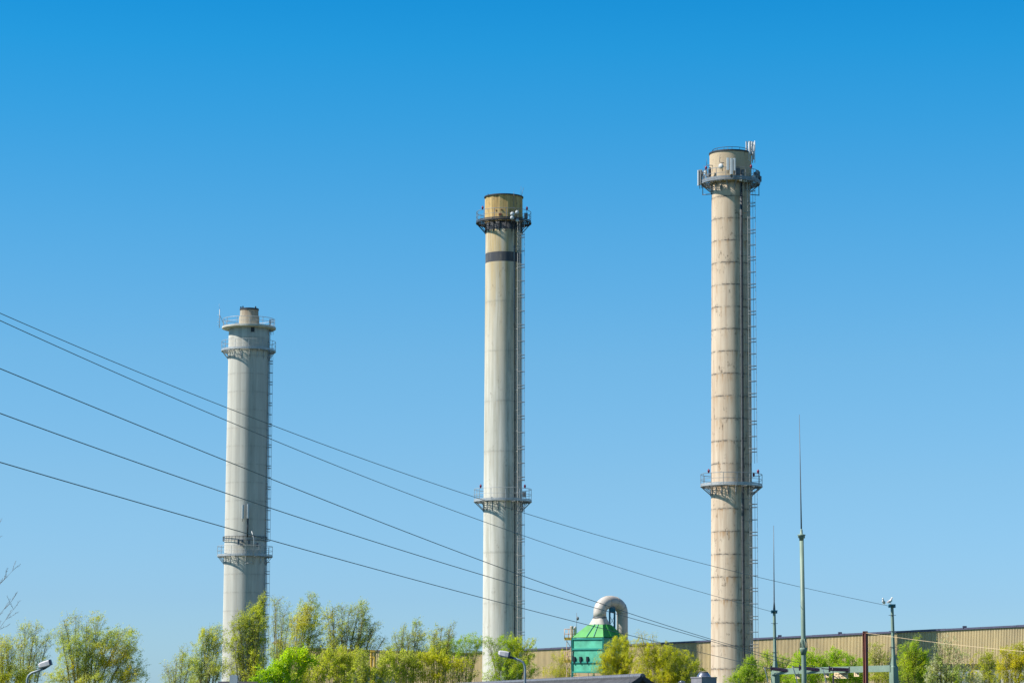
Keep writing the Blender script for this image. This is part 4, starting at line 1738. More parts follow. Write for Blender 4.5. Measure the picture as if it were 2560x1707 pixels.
# ------------------------------------------------------------------ small things among the trees
q = P(694, 1608, 300)
tk = empty('storage_tank', (q.x, q.y, 0), 'teal storage tank half hidden by branches right of the shortest chimney', 'tank')
b = MB()
r = 14 * M_PX(694, 1640, 300)
b.lathe([(r, 0), (r, q.z)], seg=40)
b.build('tank_shell', simple('teal_tank', (0.06, 0.25, 0.27), 0.5), tk)
b = MB()
b.lathe([(r * 1.02, q.z + 0.003), (r * 1.02, q.z + 0.1), (r * 0.6, q.z + 0.3), (0.1, q.z + 0.4)], seg=40)
b.build('tank_roof', M['coping'], tk)

q = P(932, 1629, 180)
yf = empty('yellow_hoist_frame', (q.x, q.y, 0), 'small yellow hoist frame showing between the treetops', 'hoist frame')
b = MB()
mq = M_PX(932, 1640, 180)
for dx in (-4, 5):
    for dy in (-0.3, 0.3):
        b.tube([(dx * mq, dy, 0), (dx * mq * 0.9, dy, q.z)], 0.045, 4, False)
b.build('uprights', M['yellow'], yf)
b = MB()
b.box((0, 0, q.z + 0.05), (13 * mq, 0.8, 0.12))
b.box((0, 0, q.z - 0.35), (9 * mq, 0.1, 0.1))
b.box((0, 0, q.z - 1.1), (12 * mq, 0.7, 0.1))
b.build('head_beam', M['yellow'], yf)

q = P(920, 1668, 200)
gh = empty('light_roofed_shed', (q.x, q.y, 0), 'low shed with a pale ribbed roof under the trees left of the middle chimney', 'shed')
mq = M_PX(920, 1680, 200)
hw = 62 * mq
b = MB()
z0 = P(920, 1695, 200).z
for s in (-1, 1):
    for i in range(14):
        f0, f1 = i / 14, (i + 0.9) / 14
        vs = []
        for f in (f0, f1):
            for y in (-2, 6):
                vs.append((s * hw * f, y, q.z + (z0 - q.z) * f + 0.02 * (i % 2)))
        b.prism([vs[0], vs[1], vs[3], vs[2]], (0, 0, -0.04))
b.build('roof', simple('pale_roof_sheet', (0.38, 0.38, 0.36), 0.5, 0, 0.2), gh)
b = MB()
b.prism([(-hw * .97, -1.8, 0), (hw * .97, -1.8, 0), (hw * .97, -1.8, z0 - 0.03), (0, -1.8, q.z - 0.06), (-hw * .97, -1.8, z0 - 0.03)], (0, 7.6, 0))
b.build('wall', simple('grey_shed_wall', (0.55, 0.54, 0.48)), gh)

# ------------------------------------------------------------------ trees
F_ = {}
F_['willow'] = foliage('willow_leaves', (0.46, 0.55, 0.18), (0.60, 0.65, 0.13), (0.78, 0.68, 0.03))
F_['olive'] = foliage('olive_leaves', (0.48, 0.53, 0.09), (0.60, 0.64, 0.06), (0.68, 0.68, 0.04))
F_['lime'] = foliage('lime_leaves', (0.40, 0.60, 0.012), (0.54, 0.72, 0.008), (0.62, 0.72, 0.008))
F_['fresh'] = foliage('fresh_leaves', (0.34, 0.50, 0.045), (0.50, 0.64, 0.03), (0.62, 0.68, 0.03))
F_['yellow'] = foliage('yellow_leaves', (0.52, 0.56, 0.04), (0.66, 0.65, 0.025), (0.74, 0.66, 0.015))
F_['silver'] = foliage('silver_catkins', (0.44, 0.48, 0.27), (0.58, 0.58, 0.42), (0.46, 0.56, 0.14))


def leaf_mesh(name, C, size, aspect, mat, parent, rng):
    n = len(C)
    d = rng.normal(size=(n, 3))
    d[:, 2] += 0.6
    d[:, 0] += 0.5
    d /= np.linalg.norm(d, axis=1)[:, None]
    nn = rng.normal(size=(n, 3)) * 0.8 + np.array([-0.66, -0.28, 0.70])[None, :] * 1.1
    e = np.cross(nn, d)
    e /= np.linalg.norm(e, axis=1)[:, None] + 1e-9
    L = size * (0.6 + 0.8 * rng.random(n))[:, None]
    W = L * aspect
    V = np.empty((n, 4, 3))
    V[:, 0] = C - d * L * 0.5
    V[:, 1] = C + e * W * 0.5
    V[:, 2] = C + d * L * 0.5
    V[:, 3] = C - e * W * 0.5
    me = bpy.data.meshes.new(name)
    me.vertices.add(4 * n)
    me.vertices.foreach_set('co', V.reshape(-1).astype(np.float32))
    me.loops.add(4 * n)
    me.loops.foreach_set('vertex_index', np.arange(4 * n, dtype=np.int32))
    me.polygons.add(n)
    me.polygons.foreach_set('loop_start', np.arange(0, 4 * n, 4, dtype=np.int32))
    me.polygons.foreach_set('loop_total', np.full(n, 4, dtype=np.int32))
    me.update(calc_edges=True)
    me.materials.append(mat)
    o = bpy.data.objects.new(name, me)
    COL.objects.link(o)
    o.parent = parent
    return o


class Twigs:
    """fast accumulator of tapered 3-sided sticks"""

    def __init__(self):
        self.v, self.f = [], []

    def stick(self, a, b, ra, rb):
        d = (b - a)
        if d.length < 1e-5:
            return
        d.normalize()
        u = d.orthogonal().normalized()
        w = d.cross(u)
        o = len(self.v)
        for p, r in ((a, ra), (b, rb)):
            for k in range(3):
                th = 2.094 * k
                q = p + u * (r * math.cos(th)) + w * (r * math.sin(th))
                self.v.append((q.x, q.y, q.z))
        self.f += [(o, o + 1, o + 4, o + 3), (o + 1, o + 2, o + 5, o + 4), (o + 2, o, o + 3, o + 5)]


def bez(a, b, c, t):
    return a * (1 - t) ** 2 + b * 2 * t * (1 - t) + c * t * t


TREE_GROUP = 'spring trees along the bottom'


def tree(name, label, cat, base_px, D, lobes, mat, seed, leaf=0.095, aspect=0.36, dens=1.05, wind=0.35, trunk_r=0.16, twig=1.0, bark='willow_bark', spread=1.0, group=TREE_GROUP):
    """lobes: (px, py, rx, ry, leaf_density) ellipsoids of foliage in photo pixels at distance D"""
    rnd = random.Random(seed)
    rng = np.random.default_rng(seed)
    b0 = P(base_px, 1700, D)
    base = Vector((b0.x, b0.y, 0))
    root = empty(name, base, label, cat, group)
    mq = M_PX(base_px, 1650, D)
    wood = MB()
    tw = Twigs()
    leaves = []
    loc = []
    for (px, py, rx, ry, den) in lobes:
        dy = rnd.uniform(-0.5, 0.5) * rx * mq
        c = P(px, py, D + dy) - base
        loc.append((c, rx * mq * 1.22, ry * mq * 1.08, den))
    zmin = min(c.z - rz for c, rx, rz, d in loc)
    fork = Vector((rnd.uniform(-0.3, 0.3), rnd.uniform(-0.3, 0.3), max(0.8, min(zmin * 0.45, 3.2))))
    wood.tube([(0, 0, -0.05), fork * 0.5 + Vector((0.05, 0, 0)), fork], [trunk_r * 1.25, trunk_r, trunk_r * 0.9], 8, caps=False)
    for (c, rx, rz, den) in loc:
        # limb from the fork to the lobe's lower middle, then on through it
        tgt = c + Vector((rx * 0.15, 0, rz * 0.35))
        midp = Vector((c.x * 0.35, c.y * 0.4, fork.z + (c.z - fork.z) * 0.5)) + Vector((rnd.uniform(-.3, .3), rnd.uniform(-.3, .3), 0))
        pts = [bez(fork, midp, tgt, i / 7) for i in range(8)]
        pts = [pts[0]] + [p + Vector((rnd.uniform(-.08, .08), rnd.uniform(-.08, .08), 0)) for p in pts[1:]]
        rr = [trunk_r * 0.55 * (1 - 0.88 * i / 7) for i in range(8)]
        wood.tube(pts, rr, 5, caps=False)
        nb = int(7 + 9 * min(1.5, rx))
        area = rx * rz
        nleaf = int(den * dens * area * 1150 * (0.15 / leaf) ** 1.7)
        ntw = nb * 7
        per = max(1.0, 0.6 * nleaf / max(1, ntw))
        if den > 0:
            # small clumps filling the lobe
            nc = max(6, int(area * 16))
            kk = max(2, int(0.4 * nleaf / nc))
            u = rng.normal(size=(nc, 3))
            u /= np.linalg.norm(u, axis=1)[:, None]
            u *= (rng.random(nc) ** 0.42)[:, None]
            cl = np.array(c)[None, :] + u * np.array([rx, rx * 0.9, rz])[None, :]
            pp = np.repeat(cl, kk, axis=0)
            st = rng.normal(size=(nc, 3)) * 0.10 + np.array([wind * 0.18, 0, 0.16])[None, :]
            pp = pp + np.repeat(st, kk, axis=0) * (rng.random(nc * kk)[:, None] * 2 - 1) * 1.3 + rng.normal(scale=0.075, size=(nc * kk, 3))
            leaves.append(pp)
        for j in range(nb):
            t0 = rnd.uniform(0.45, 1.0)
            s = bez(fork, midp, tgt, t0)
            # random point inside the ellipsoid (biased outwards)
            th = rnd.uniform(0, 2 * PI)
            ph = rnd.uniform(-0.75, 1.0)
            rad = rnd.random() ** 0.38
            e = c + Vector((math.cos(th) * rx * rad * math.sqrt(max(0, 1 - ph * ph * 0.8)), math.sin(th) * rx * rad * 0.9, ph * rz * rad))
            e.x += wind * 0.25 * rz * max(0, ph)
            mpt = (s + e) / 2 + Vector((-(e.x - s.x) * 0.1, 0, 0.18 * (e - s).length))
            bp = [bez(s, mpt, e, i / 3) for i in range(4)]
            r0 = trunk_r * 0.085
            for i in range(3):
                tw.stick(bp[i], bp[i + 1], r0 * (1 - 0.28 * i), r0 * (1 - 0.28 * (i + 1)))
            for q in range(7):
                t1 = rnd.uniform(0.35, 1.0)
                a = bez(s, mpt, e, t1)
                L = rnd.uniform(0.4, 1.25) * min(rx, rz) * 0.75 * spread
                d = Vector((rnd.gauss(wind * 1.3, 0.55), rnd.gauss(0, 0.5), rnd.gauss(0.6, 0.42))).normalized()
                # keep inside the outline loosely
                z_ = a + d * L
                rel = Vector(((z_.x - c.x) / (rx * 1.45), (z_.y - c.y) / (rx * 1.4), (z_.z - c.z) / (rz * 1.35)))
                if rel.length > 1:
                    L *= 0.55
                z_ = a + d * L
                if twig:
                    tw.stick(a, z_, 0.006 * twig, 0.003 * twig)
                if per > 0 and den > 0:
                    k = max(1, int(per * rnd.uniform(0.3, 1.7)))
                    tt = rng.random(k) ** 0.8
                    P0 = np.array(a)[None, :] + np.array(d * L)[None, :] * tt[:, None] * 1.08
                    P0 += rng.normal(scale=0.075 * max(0.6, min(rx, 1.6)), size=(k, 3))
                    leaves.append(P0)
    o = len(wood.v)
    wood.v += tw.v
    wood.f += [tuple(i + o for i in f) for f in tw.f]
    wood.s += [False] * len(tw.f)
    me = bpy.data.meshes.new('trunk')
    me.from_pydata(wood.v, [], wood.f)
    me.materials.append(M[bark])
    ob = bpy.data.objects.new('trunk', me)
    COL.objects.link(ob)
    ob.parent = root
    if leaves:
        leaf_mesh('crown', np.concatenate(leaves), leaf, aspect, F_[mat], root, rng)
    return root


W = 'willow_tree'
tree(W, 'yellow green willow cut by the left edge of the frame', 'tree', 5, 185,
     [(0, 1615, 35, 28, .8), (28, 1610, 22, 26, .6), (10, 1660, 45, 30, 1.3), (35, 1695, 38, 22, 1.9), (-10, 1700, 35, 25, 1.9)], 'yellow', 1)
tree(W, 'thin willow with a straight dark stem behind the left street lamp', 'tree', 58, 200,
     [(60, 1575, 22, 22, .5), (88, 1572, 18, 20, .5), (50, 1605, 25, 22, .55), (90, 1610, 25, 22, .6), (80, 1650, 32, 30, .9), (60, 1690, 38, 25, 1.2), (118, 1600, 16, 22, .4)], 'willow', 2)
tree(W, 'broad windswept willow right of the left street lamp with yellow patches', 'tree', 205, 190,
     [(155, 1560, 16, 32, .35), (187, 1548, 16, 20, .55), (150, 1590, 26, 26, .5), (215, 1570, 26, 24, .8), (240, 1545, 26, 16, .8), (175, 1620, 34, 34, 1.8), (225, 1610, 34, 34, 1.2),
      (265, 1600, 36, 32, 1.2), (300, 1600, 30, 36, 1.0), (325, 1620, 24, 44, .8), (190, 1670, 44, 34, 1.2), (245, 1655, 42, 36, 1.3), (300, 1660, 42, 40, 1.3), (345, 1680, 24, 34, .8),
      (150, 1690, 36, 26, 1.2), (230, 1695, 50, 22, 1.3), (310, 1695, 42, 22, 1.2)], 'willow', 3, wind=0.5)
tree(W, 'sparse half bare willow standing left of the shortest chimney foot', 'tree', 440, 195,
     [(415, 1680, 20, 26, .25), (438, 1665, 20, 30, .35), (455, 1640, 18, 30, .4), (470, 1670, 24, 34, .7), (440, 1698, 30, 18, .6), (485, 1695, 30, 24, 1.1)], 'willow', 4)
tree(W, 'willow with golden clumps touching the left edge of the shortest chimney', 'tree', 515, 190,
     [(515, 1578, 20, 20, .7), (540, 1582, 22, 22, .8), (520, 1595, 24, 18, 1.8), (500, 1622, 24, 26, 1.2), (545, 1620, 24, 28, .9), (485, 1662, 26, 18, 1.8), (520, 1665, 30, 32, .8),
      (548, 1670, 18, 30, 1.0), (500, 1695, 40, 20, .9)], 'willow', 5)
tree(W, 'dense leaning willow covering the foot of the shortest chimney', 'tree', 625, 180,
     [(652, 1500, 11, 16, 2.4), (640, 1522, 18, 20, 2.4), (622, 1545, 22, 20, 2.2), (592, 1550, 20, 22, .9), (645, 1555, 20, 24, 2.0), (580, 1585, 20, 26, .8), (610, 1585, 28, 30, 1.5), (645, 1600, 22, 34, 1.4),
      (575, 1620, 20, 24, 1.1), (600, 1640, 28, 34, .9), (640, 1650, 26, 38, 1.2), (570, 1670, 24, 34, .6), (620, 1690, 40, 24, 1.0)], 'olive', 6, wind=0.5)
tree(W, 'airy willow just right of the chimney ladder', 'tree', 700, 200,
     [(685, 1500, 18, 18, .35), (705, 1530, 22, 26, .45), (680, 1560, 18, 34, .5), (715, 1575, 26, 30, .5), (695, 1612, 22, 18, 1.1), (680, 1640, 24, 34, .6), (712, 1640, 22, 34, .7)], 'willow', 7, wind=0.55)
tree(W, 'feathery willow with the highest top between the two left chimneys', 'tree', 730, 190,
     [(780, 1500, 16, 24, .7), (765, 1520, 26, 22, 1.4), (742, 1540, 20, 24, .8), (785, 1545, 20, 30, 1.3), (750, 1570, 34, 28, 1.3), (790, 1585, 24, 28, .9), (730, 1600, 24, 30, .6), (765, 1610, 30, 26, .9), (800, 1620, 24, 24, .6), (735, 1640, 20, 24, .8)], 'willow', 8, wind=0.55)
tree(W, 'tall forked willow with a clear dark trunk, between the two left chimneys', 'tree', 856, 185,
     [(815, 1535, 18, 22, .8), (828, 1518, 10, 14, .4), (848, 1520, 18, 18, .45), (895, 1512, 22, 18, .6), (908, 1530, 18, 22, 1.0), (870, 1535, 24, 22, .6), (905, 1550, 16, 20, 1.5), (830, 1570, 20, 26, .9), (860, 1570, 24, 26, .9),
      (900, 1580, 28, 26, .7), (935, 1558, 20, 16, .35), (925, 1580, 22, 14, .9), (880, 1600, 28, 22, 1.3), (840, 1605, 28, 22, .7), (925, 1610, 30, 20, .5), (955, 1600, 16, 16, .3), (870, 1635, 50, 18, 1.2), (810, 1600, 16, 26, .5)], 'willow', 9, wind=0.6)
tree(W, 'grey green willow left of a gap in the treetops before the middle chimney', 'tree', 1008, 190,
     [(1005, 1572, 12, 20, .5), (1040, 1565, 16, 18, .9), (990, 1595, 18, 20, .5), (1018, 1590, 20, 20, .6), (1045, 1590, 18, 22, .8), (1005, 1620, 28, 22, .6), (1045, 1618, 26, 24, .8), (975, 1625, 20, 16, .9)], 'willow', 10, wind=0.5)
tree(W, 'windswept willow with thin raised tips left of the middle chimney', 'tree', 1090, 192,
     [(1128, 1562, 10, 12, .35), (1100, 1572, 22, 12, .45), (1080, 1590, 20, 18, .6), (1120, 1585, 22, 14, .35), (1095, 1608, 26, 18, 1.5), (1075, 1625, 24, 18, 1.2), (1110, 1625, 18, 18, 1.2)], 'willow', 11, wind=0.7)
tree('broadleaf_tree', 'bright green tree at the left foot of the middle chimney', 'tree', 1165, 240,
     [(1130, 1608, 22, 16, 1.6), (1170, 1600, 26, 14, 1.5), (1195, 1606, 16, 20, 1.3), (1145, 1630, 24, 18, 1.3), (1185, 1630, 22, 14, .8), (1110, 1632, 16, 18, 2.2)], 'fresh', 12, wind=0.2)
tree('broadleaf_tree', 'green tree in front of the foot of the middle chimney', 'tree', 1262, 230,
     [(1218, 1600, 14, 14, .8), (1240, 1615, 18, 22, .8), (1275, 1603, 24, 18, 2.2), (1296, 1615, 18, 22, 1.8), (1328, 1608, 14, 18, 1.0), (1270, 1635, 34, 20, 1.6), (1240, 1655, 26, 26, .8), (1285, 1668, 34, 26, 1.9), (1325, 1640, 14, 22, 1.4),
      (1330, 1680, 18, 20, 1.3), (1225, 1690, 20, 20, .9), (1268, 1694, 30, 14, 1.5)], 'fresh', 13, wind=0.2)
tree('broadleaf_tree', 'thin leafy bush against the yellow wall left of the filter tower', 'tree', 1392, 300,
     [(1400, 1650, 26, 26, .55), (1385, 1680, 26, 18, 1.0), (1420, 1682, 22, 16, 1.2)], 'yellow', 14, wind=0.1, trunk_r=0.1)
tree('broadleaf_tree', 'golden green tree hiding the right side of the filter tower', 'tree', 1530, 250,
     [(1548, 1602, 20, 14, 2.4), (1565, 1612, 14, 18, 2.2), (1530, 1618, 18, 14, 2.2), (1515, 1645, 22, 24, 1.6), (1545, 1645, 26, 26, 2.4), (1570, 1645, 18, 30, 2.0), (1498, 1668, 18, 20, .8), (1530, 1680, 36, 16, 2.6), (1565, 1685, 26, 18, 2.0)], 'yellow', 15, wind=0.1)
tree('broadleaf_tree', 'spreading golden green tree under the corrugated hall left of the tallest chimney', 'tree', 1660, 245,
     [(1600, 1588, 14, 14, .25), (1628, 1592, 14, 14, .25), (1595, 1615, 22, 20, .8), (1632, 1625, 26, 20, 2.0), (1675, 1628, 22, 20, 1.9), (1612, 1655, 34, 26, 1.4), (1665, 1660, 36, 26, 2.2), (1708, 1645, 22, 20, 1.8), (1730, 1665, 22, 20, 1.7), (1600, 1685, 24, 20, 1.4),
      (1650, 1692, 44, 20, 2.2), (1705, 1690, 34, 22, 2.2), (1752, 1685, 18, 16, 1.2), (1765, 1700, 26, 12, 1.3)], 'yellow', 16, wind=0.1)
tree('broadleaf_tree', 'fresh green tree at the right foot of the tallest chimney', 'tree', 1868, 200,
     [(1878, 1648, 12, 14, 2.6), (1868, 1668, 20, 18, 2.6), (1850, 1688, 26, 18, 2.4), (1885, 1682, 22, 20, 2.0), (1900, 1695, 24, 16, 1.6), (1830, 1698, 20, 12, 1.8)], 'fresh', 17, wind=0.2)
tree('broadleaf_tree', 'loose lime green tree behind the left gantry mast', 'tree', 1918, 230,
     [(1915, 1640, 16, 18, 1.0), (1905, 1665, 18, 18, 1.2), (1950, 1652, 16, 20, 1.1), (1965, 1660, 14, 22, 1.1), (1945, 1692, 26, 16, 1.8)], 'fresh', 18, wind=0.1)
tree('broadleaf_tree', 'lime green tree behind the round green mast', 'tree', 2010, 225,
     [(1998, 1640, 20, 18, 2.0), (2028, 1636, 18, 18, 1.5), (2045, 1648, 18, 18, 1.8), (2000, 1665, 32, 20, 2.3), (2040, 1672, 30, 20, 2.3), (1990, 1695, 34, 16, 1.9), (2040, 1697, 30, 14, 1.8)], 'lime', 19, wind=0.1)
tree('broadleaf_tree', 'lime green tree behind the wide cream sign', 'tree', 2098, 225,
     [(2085, 1632, 16, 20, 2.0), (2100, 1645, 20, 18, 2.2), (2072, 1652, 16, 18, 1.7), (2130, 1652, 20, 16, 1.6), (2150, 1660, 18, 14, 1.6), (2100, 1672, 40, 18, 2.5), (2100, 1696, 50, 16, 2.0), (2150, 1690, 26, 18, 2.0)], 'lime', 20, wind=0.1)
tree('broadleaf_tree', 'thin olive tree between the rust brown post and the right gantry mast', 'tree', 2195, 235,
     [(2182, 1618, 14, 20, .5), (2198, 1622, 14, 16, .45), (2180, 1650, 18, 20, 1.0), (2210, 1648, 18, 20, .8), (2195, 1688, 34, 20, 2.0)], 'olive', 21, wind=0.1)
tree('broadleaf_tree', 'pointed green tree in the chimney shadow right of the gull mast', 'tree', 2280, 220,
     [(2290, 1598, 10, 14, 1.0), (2286, 1618, 18, 16, 1.9), (2262, 1620, 16, 18, .9), (2275, 1640, 26, 20, 2.0), (2312, 1638, 16, 20, 2.0), (2258, 1655, 20, 24, 1.4), (2305, 1662, 24, 22, 2.0), (2275, 1685, 36, 22, 1.7), (2315, 1692, 24, 16, 1.5)], 'fresh', 22, wind=0.1)
tree('pussy_willow', 'silvery budding shrub beside the shaded strip of the hall', 'shrub', 2350, 205,
     [(2338, 1640, 12, 24, 1.0), (2350, 1620, 14, 20, .5), (2375, 1612, 24, 26, .35), (2398, 1640, 24, 26, .4), (2350, 1665, 22, 22, 1.2), (2330, 1690, 20, 18, 1.6), (2370, 1690, 26, 18, 1.5), (2410, 1675, 24, 20, .7), (2430, 1698, 26, 14, 1.2)], 'silver', 23, leaf=0.12, aspect=0.5, wind=0.0, dens=0.75)
tree('broadleaf_tree', 'small bright green tree before the grey lower wall of the hall', 'tree', 2385, 212,
     [(2385, 1678, 16, 18, 1.8), (2375, 1697, 20, 14, 1.8), (2400, 1700, 20, 12, 1.8)], 'fresh', 24, wind=0.1)
tree('broadleaf_tree', 'loose yellow green tree before the hall near the right edge', 'tree', 2468, 215,
     [(2458, 1640, 18, 18, 1.1), (2478, 1648, 16, 18, 1.0), (2470, 1668, 26, 18, .9), (2462, 1694, 26, 16, 1.0)], 'yellow', 25, wind=0.1)
tree('broadleaf_tree', 'yellow green tree cut by the right edge of the frame', 'tree', 2535, 210,
     [(2510, 1630, 18, 16, 1.2), (2540, 1618, 16, 16, 1.1), (2558, 1632, 16, 20, 1.5), (2520, 1650, 26, 18, 1.8), (2556, 1655, 24, 20, 2.0), (2510, 1680, 22, 20, 1.2), (2548, 1690, 34, 20, 1.5)], 'yellow', 26, wind=0.1)
# lime foreground shrub (arching)
tree('lime_shrub', 'vivid lime shrub with a see-through gap, below the willows', 'shrub', 700, 115,
     [(730, 1635, 22, 14, 3.0), (756, 1636, 20, 14, 3.0), (772, 1650, 15, 14, 3.0), (712, 1652, 18, 16, 3.0), (695, 1670, 24, 17, 3.0), (668, 1690, 24, 15, 3.0), (640, 1700, 18, 9, 3.0), (770, 1664, 13, 10, 2.4), (705, 1696, 34, 16, 2.2)], 'lime', 27, leaf=0.085, aspect=0.55, wind=0.05, trunk_r=0.07)
B_ = 'undergrowth_bush'
tree(B_, 'yellow green bush filling the space right of the lime shrub', 'shrub', 770, 150,
     [(760, 1690, 32, 18, 1.8), (795, 1680, 22, 22, 1.6), (800, 1650, 20, 16, 2.0), (820, 1632, 24, 14, 2.2), (775, 1702, 36, 10, 1.6)], 'olive', 28, leaf=0.11, wind=0.1, trunk_r=0.08)
tree(B_, 'yellow green bush around the trunk of the forked willow', 'shrub', 850, 170,
     [(840, 1632, 28, 18, 2.0), (845, 1660, 28, 22, 2.0), (875, 1650, 26, 24, 1.8), (815, 1665, 22, 22, 1.8), (860, 1692, 34, 16, 1.4)], 'olive', 29, leaf=0.12, wind=0.1, trunk_r=0.08)
tree(B_, 'olive green bush below the yellow hoist frame', 'shrub', 920, 165,
     [(903, 1642, 18, 16, 2.0), (900, 1660, 22, 14, 1.8), (958, 1655, 22, 16, 2.0), (968, 1638, 18, 12, 1.8), (930, 1672, 28, 11, 2.2), (890, 1690, 20, 14, 1.5), (930, 1695, 26, 14, 1.6), (965, 1680, 22, 14, 1.8)], 'olive', 30, leaf=0.12, wind=0.1, trunk_r=0.08)
tree(B_, 'olive bush under the gap in the treetops', 'shrub', 1000, 175,
     [(985, 1645, 30, 20, 2.2), (1020, 1650, 30, 22, 2.2), (1045, 1665, 22, 20, 2.0), (1000, 1682, 26, 22, 1.8), (965, 1690, 22, 16, 1.0), (1035, 1690, 26, 18, 1.2)], 'olive', 31, leaf=0.12, wind=0.1, trunk_r=0.08)
tree(B_, 'yellow green bush before the yellow wall left of the middle chimney', 'shrub', 1095, 175,
     [(1140, 1655, 22, 18, 1.4), (1165, 1665, 18, 18, 1.0), (1060, 1645, 24, 20, 2.0), (1098, 1640, 24, 20, 2.2), (1115, 1660, 18, 22, 1.5), (1070, 1685, 26, 18, 1.1), (1105, 1692, 22, 16, .8), (1150, 1688, 20, 16, .6), (1180, 1692, 18, 16, .7)], 'yellow', 32, leaf=0.12, wind=0.1, trunk_r=0.08)
tree(B_, 'loose green bush filling the foot of the hall right of the gull mast', 'shrub', 2300, 235,
     [(2255, 1688, 22, 18, 1.0), (2290, 1696, 26, 14, 1.2), (2330, 1680, 24, 20, .7), (2350, 1698, 26, 12, 1.0), (2245, 1668, 14, 16, .7)], 'olive', 33, leaf=0.12, wind=0.2, trunk_r=0.08)
tree(B_, 'loose yellow green bush under the windows of the hall', 'shrub', 2440, 230,
     [(2425, 1690, 24, 16, .8), (2455, 1672, 20, 18, .6), (2490, 1690, 26, 18, 1.0), (2430, 1655, 14, 16, .35), (2495, 1655, 16, 18, .6)], 'yellow', 34, leaf=0.12, wind=0.2, trunk_r=0.08)
tree(B_, 'loose lime bush linking the trees behind the gantry beam', 'shrub', 1975, 240,
     [(1935, 1672, 22, 20, 1.0), (1965, 1685, 24, 18, 1.4), (1925, 1650, 16, 18, .6), (2060, 1660, 20, 20, 1.0), (2165, 1680, 22, 20, 1.2), (2175, 1655, 16, 18, .6)], 'fresh', 35, leaf=0.12, wind=0.2, trunk_r=0.08)
# leafless tree at the far left
bt = random.Random(77)
b0 = P(-75, 1700, 125)
base = Vector((b0.x, b0.y, 0))
root = empty('bare_tree', base, 'leafless tree reaching in from the left edge with bare branch tips', 'tree')
wood = MB()
tw = Twigs()


def grow(a, d, L, r, depth):
    pts = [a]
    p = a.copy()
    n = 5
    for i in range(n):
        d = (d + Vector((bt.gauss(-0.01, .04), bt.gauss(0, .05), bt.gauss(0.02, .03)))).normalized()
        p2 = p + d * (L / n)
        tw.stick(p, p2, r * (1 - 0.8 * i / n) + 0.004, r * (1 - 0.8 * (i + 1) / n) + 0.004)
        if depth > 0:
            for q in range(2):
                dd = (d + Vector((bt.gauss(0, .5), bt.gauss(0, .5), bt.gauss(0.15, .4)))).normalized()
                grow(p2, dd, L * bt.uniform(0.12, 0.26), r * 0.4, depth - 1)
        p = p2


zf = 4.5
wood.tube([(0, 0, -0.05), (0.1, 0, 2.5), (0.15, 0, zf)], [0.26, 0.2, 0.17], 8, caps=False)
for (ax, ay), (tx, ty) in (((-75, 1440), (21, 1318)), ((-70, 1530), (45, 1408)), ((-70, 1600), (47, 1492)), ((-70, 1640), (64, 1529)), ((-80, 1380), (-10, 1280)), ((-75, 1500), (-150, 1390)), ((-80, 1600), (-180, 1500))):
    a = P(ax, ay, 125) - base
    t = P(tx, ty, 125 + bt.uniform(-1, 1)) - base
    wood.tube([(0.15, 0, zf), (Vector((0.15, 0, zf)) + a) / 2 + Vector((0, 0, 0.2)), a], [0.12, 0.08, 0.045], 5, caps=False)
    grow(a, (t - a).normalized(), (t - a).length * 0.86, 0.014, 2)
o = len(wood.v)
wood.v += tw.v
wood.f += [tuple(i + o for i in f) for f in tw.f]
me = bpy.data.meshes.new('trunk')
me.from_pydata(wood.v, [], wood.f)
me.materials.append(M['twig_grey'])
ob = bpy.data.objects.new('trunk', me)
COL.objects.link(ob)
ob.parent = root

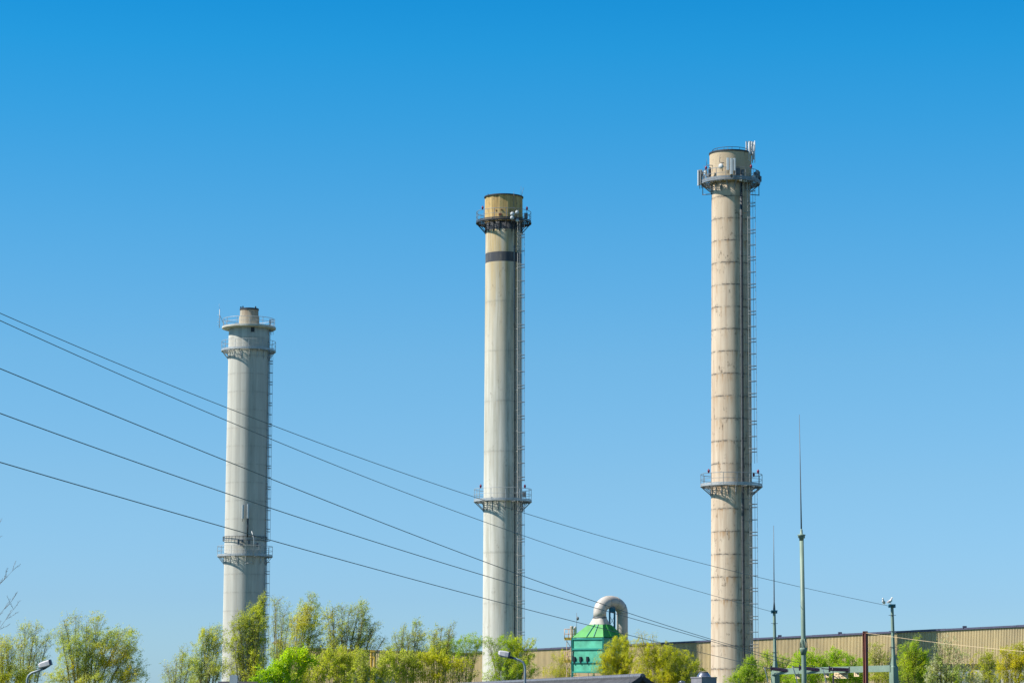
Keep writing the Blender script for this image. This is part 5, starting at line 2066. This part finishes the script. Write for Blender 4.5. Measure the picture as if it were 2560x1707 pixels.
# ------------------------------------------------------------------ light, sky, camera
EL = math.radians(47)
sd = Vector((-0.983, -0.183, 0)).normalized() * math.cos(EL) + Vector((0, 0, math.sin(EL)))
sun = bpy.data.lights.new('sun', 'SUN')
sun.energy = 5.0
sun.angle = math.radians(0.53)
sun.color = (1.0, 0.925, 0.82)
so = bpy.data.objects.new('sun', sun)
COL.objects.link(so)
so.rotation_euler = sd.to_track_quat('Z', 'Y').to_euler()
so.location = (-100, -50, 150)

w = bpy.data.worlds.new('World')
scene.world = w
w.use_nodes = True
no, li = w.node_tree.nodes, w.node_tree.links
bg = no['Background']
sky = no.new('ShaderNodeTexSky')
sky.sky_type = 'NISHITA'
sky.sun_disc = False
sky.sun_elevation = EL
sky.sun_rotation = math.atan2(sd.x, sd.y)
sky.air_density = 1.0
sky.dust_density = 0.3
sky.ozone_density = 2.0
tc = no.new('ShaderNodeTexCoord')
sp = no.new('ShaderNodeSeparateXYZ')
li.new(tc.outputs['Generated'], sp.inputs[0])
SKY_TUNE = [(0.0, (0.40, 0.64, 1.05)), (0.0363, (0.381, 0.619, 1.0)), (0.0788, (0.356, 0.58, 0.93)), (0.1704, (0.361, 0.603, 0.84)), (0.2621, (0.325, 0.635, 0.832)), (0.3532, (0.227, 0.648, 0.868)), (0.4433, (0.115, 0.645, 0.902)), (0.4966, (0.062, 0.639, 0.92)), (0.53, (0.04, 0.61, 0.914)), (0.62, (0.07, 0.46, 0.70)), (1.0, (0.11, 0.37, 0.52))]
import os
SKY_TUNE = [(p, tuple(v * 0.871 for v in c)) for p, c in SKY_TUNE]
r = ramp(no, li, maprange(no, li, sp.outputs[2], 0.0, 0.5), SKY_TUNE)
sc_ = no.new('ShaderNodeVectorMath')
sc_.operation = 'SCALE'
sc_.inputs['Scale'].default_value = 1.0
li.new(r, sc_.inputs[0])
li.new(mix(no, li, 1.0, sky.outputs[0], sc_.outputs[0], 'MULTIPLY'), bg.inputs['Color'])
bg.inputs['Strength'].default_value = 0.12

cam = bpy.data.cameras.new('camera')
cam.sensor_width = 36
cam.lens = 36 * F / 2560
cam.clip_end = 12000
cam.clip_start = 0.5
co = bpy.data.objects.new('camera', cam)
COL.objects.link(co)
co.location = CAMLOC
co.rotation_euler = CR.to_euler()
scene.camera = co
vs_ = scene.view_settings
vs_.view_transform = 'Standard'
vs_.look = 'None'
vs_.exposure = 0.65
vs_.gamma = 1
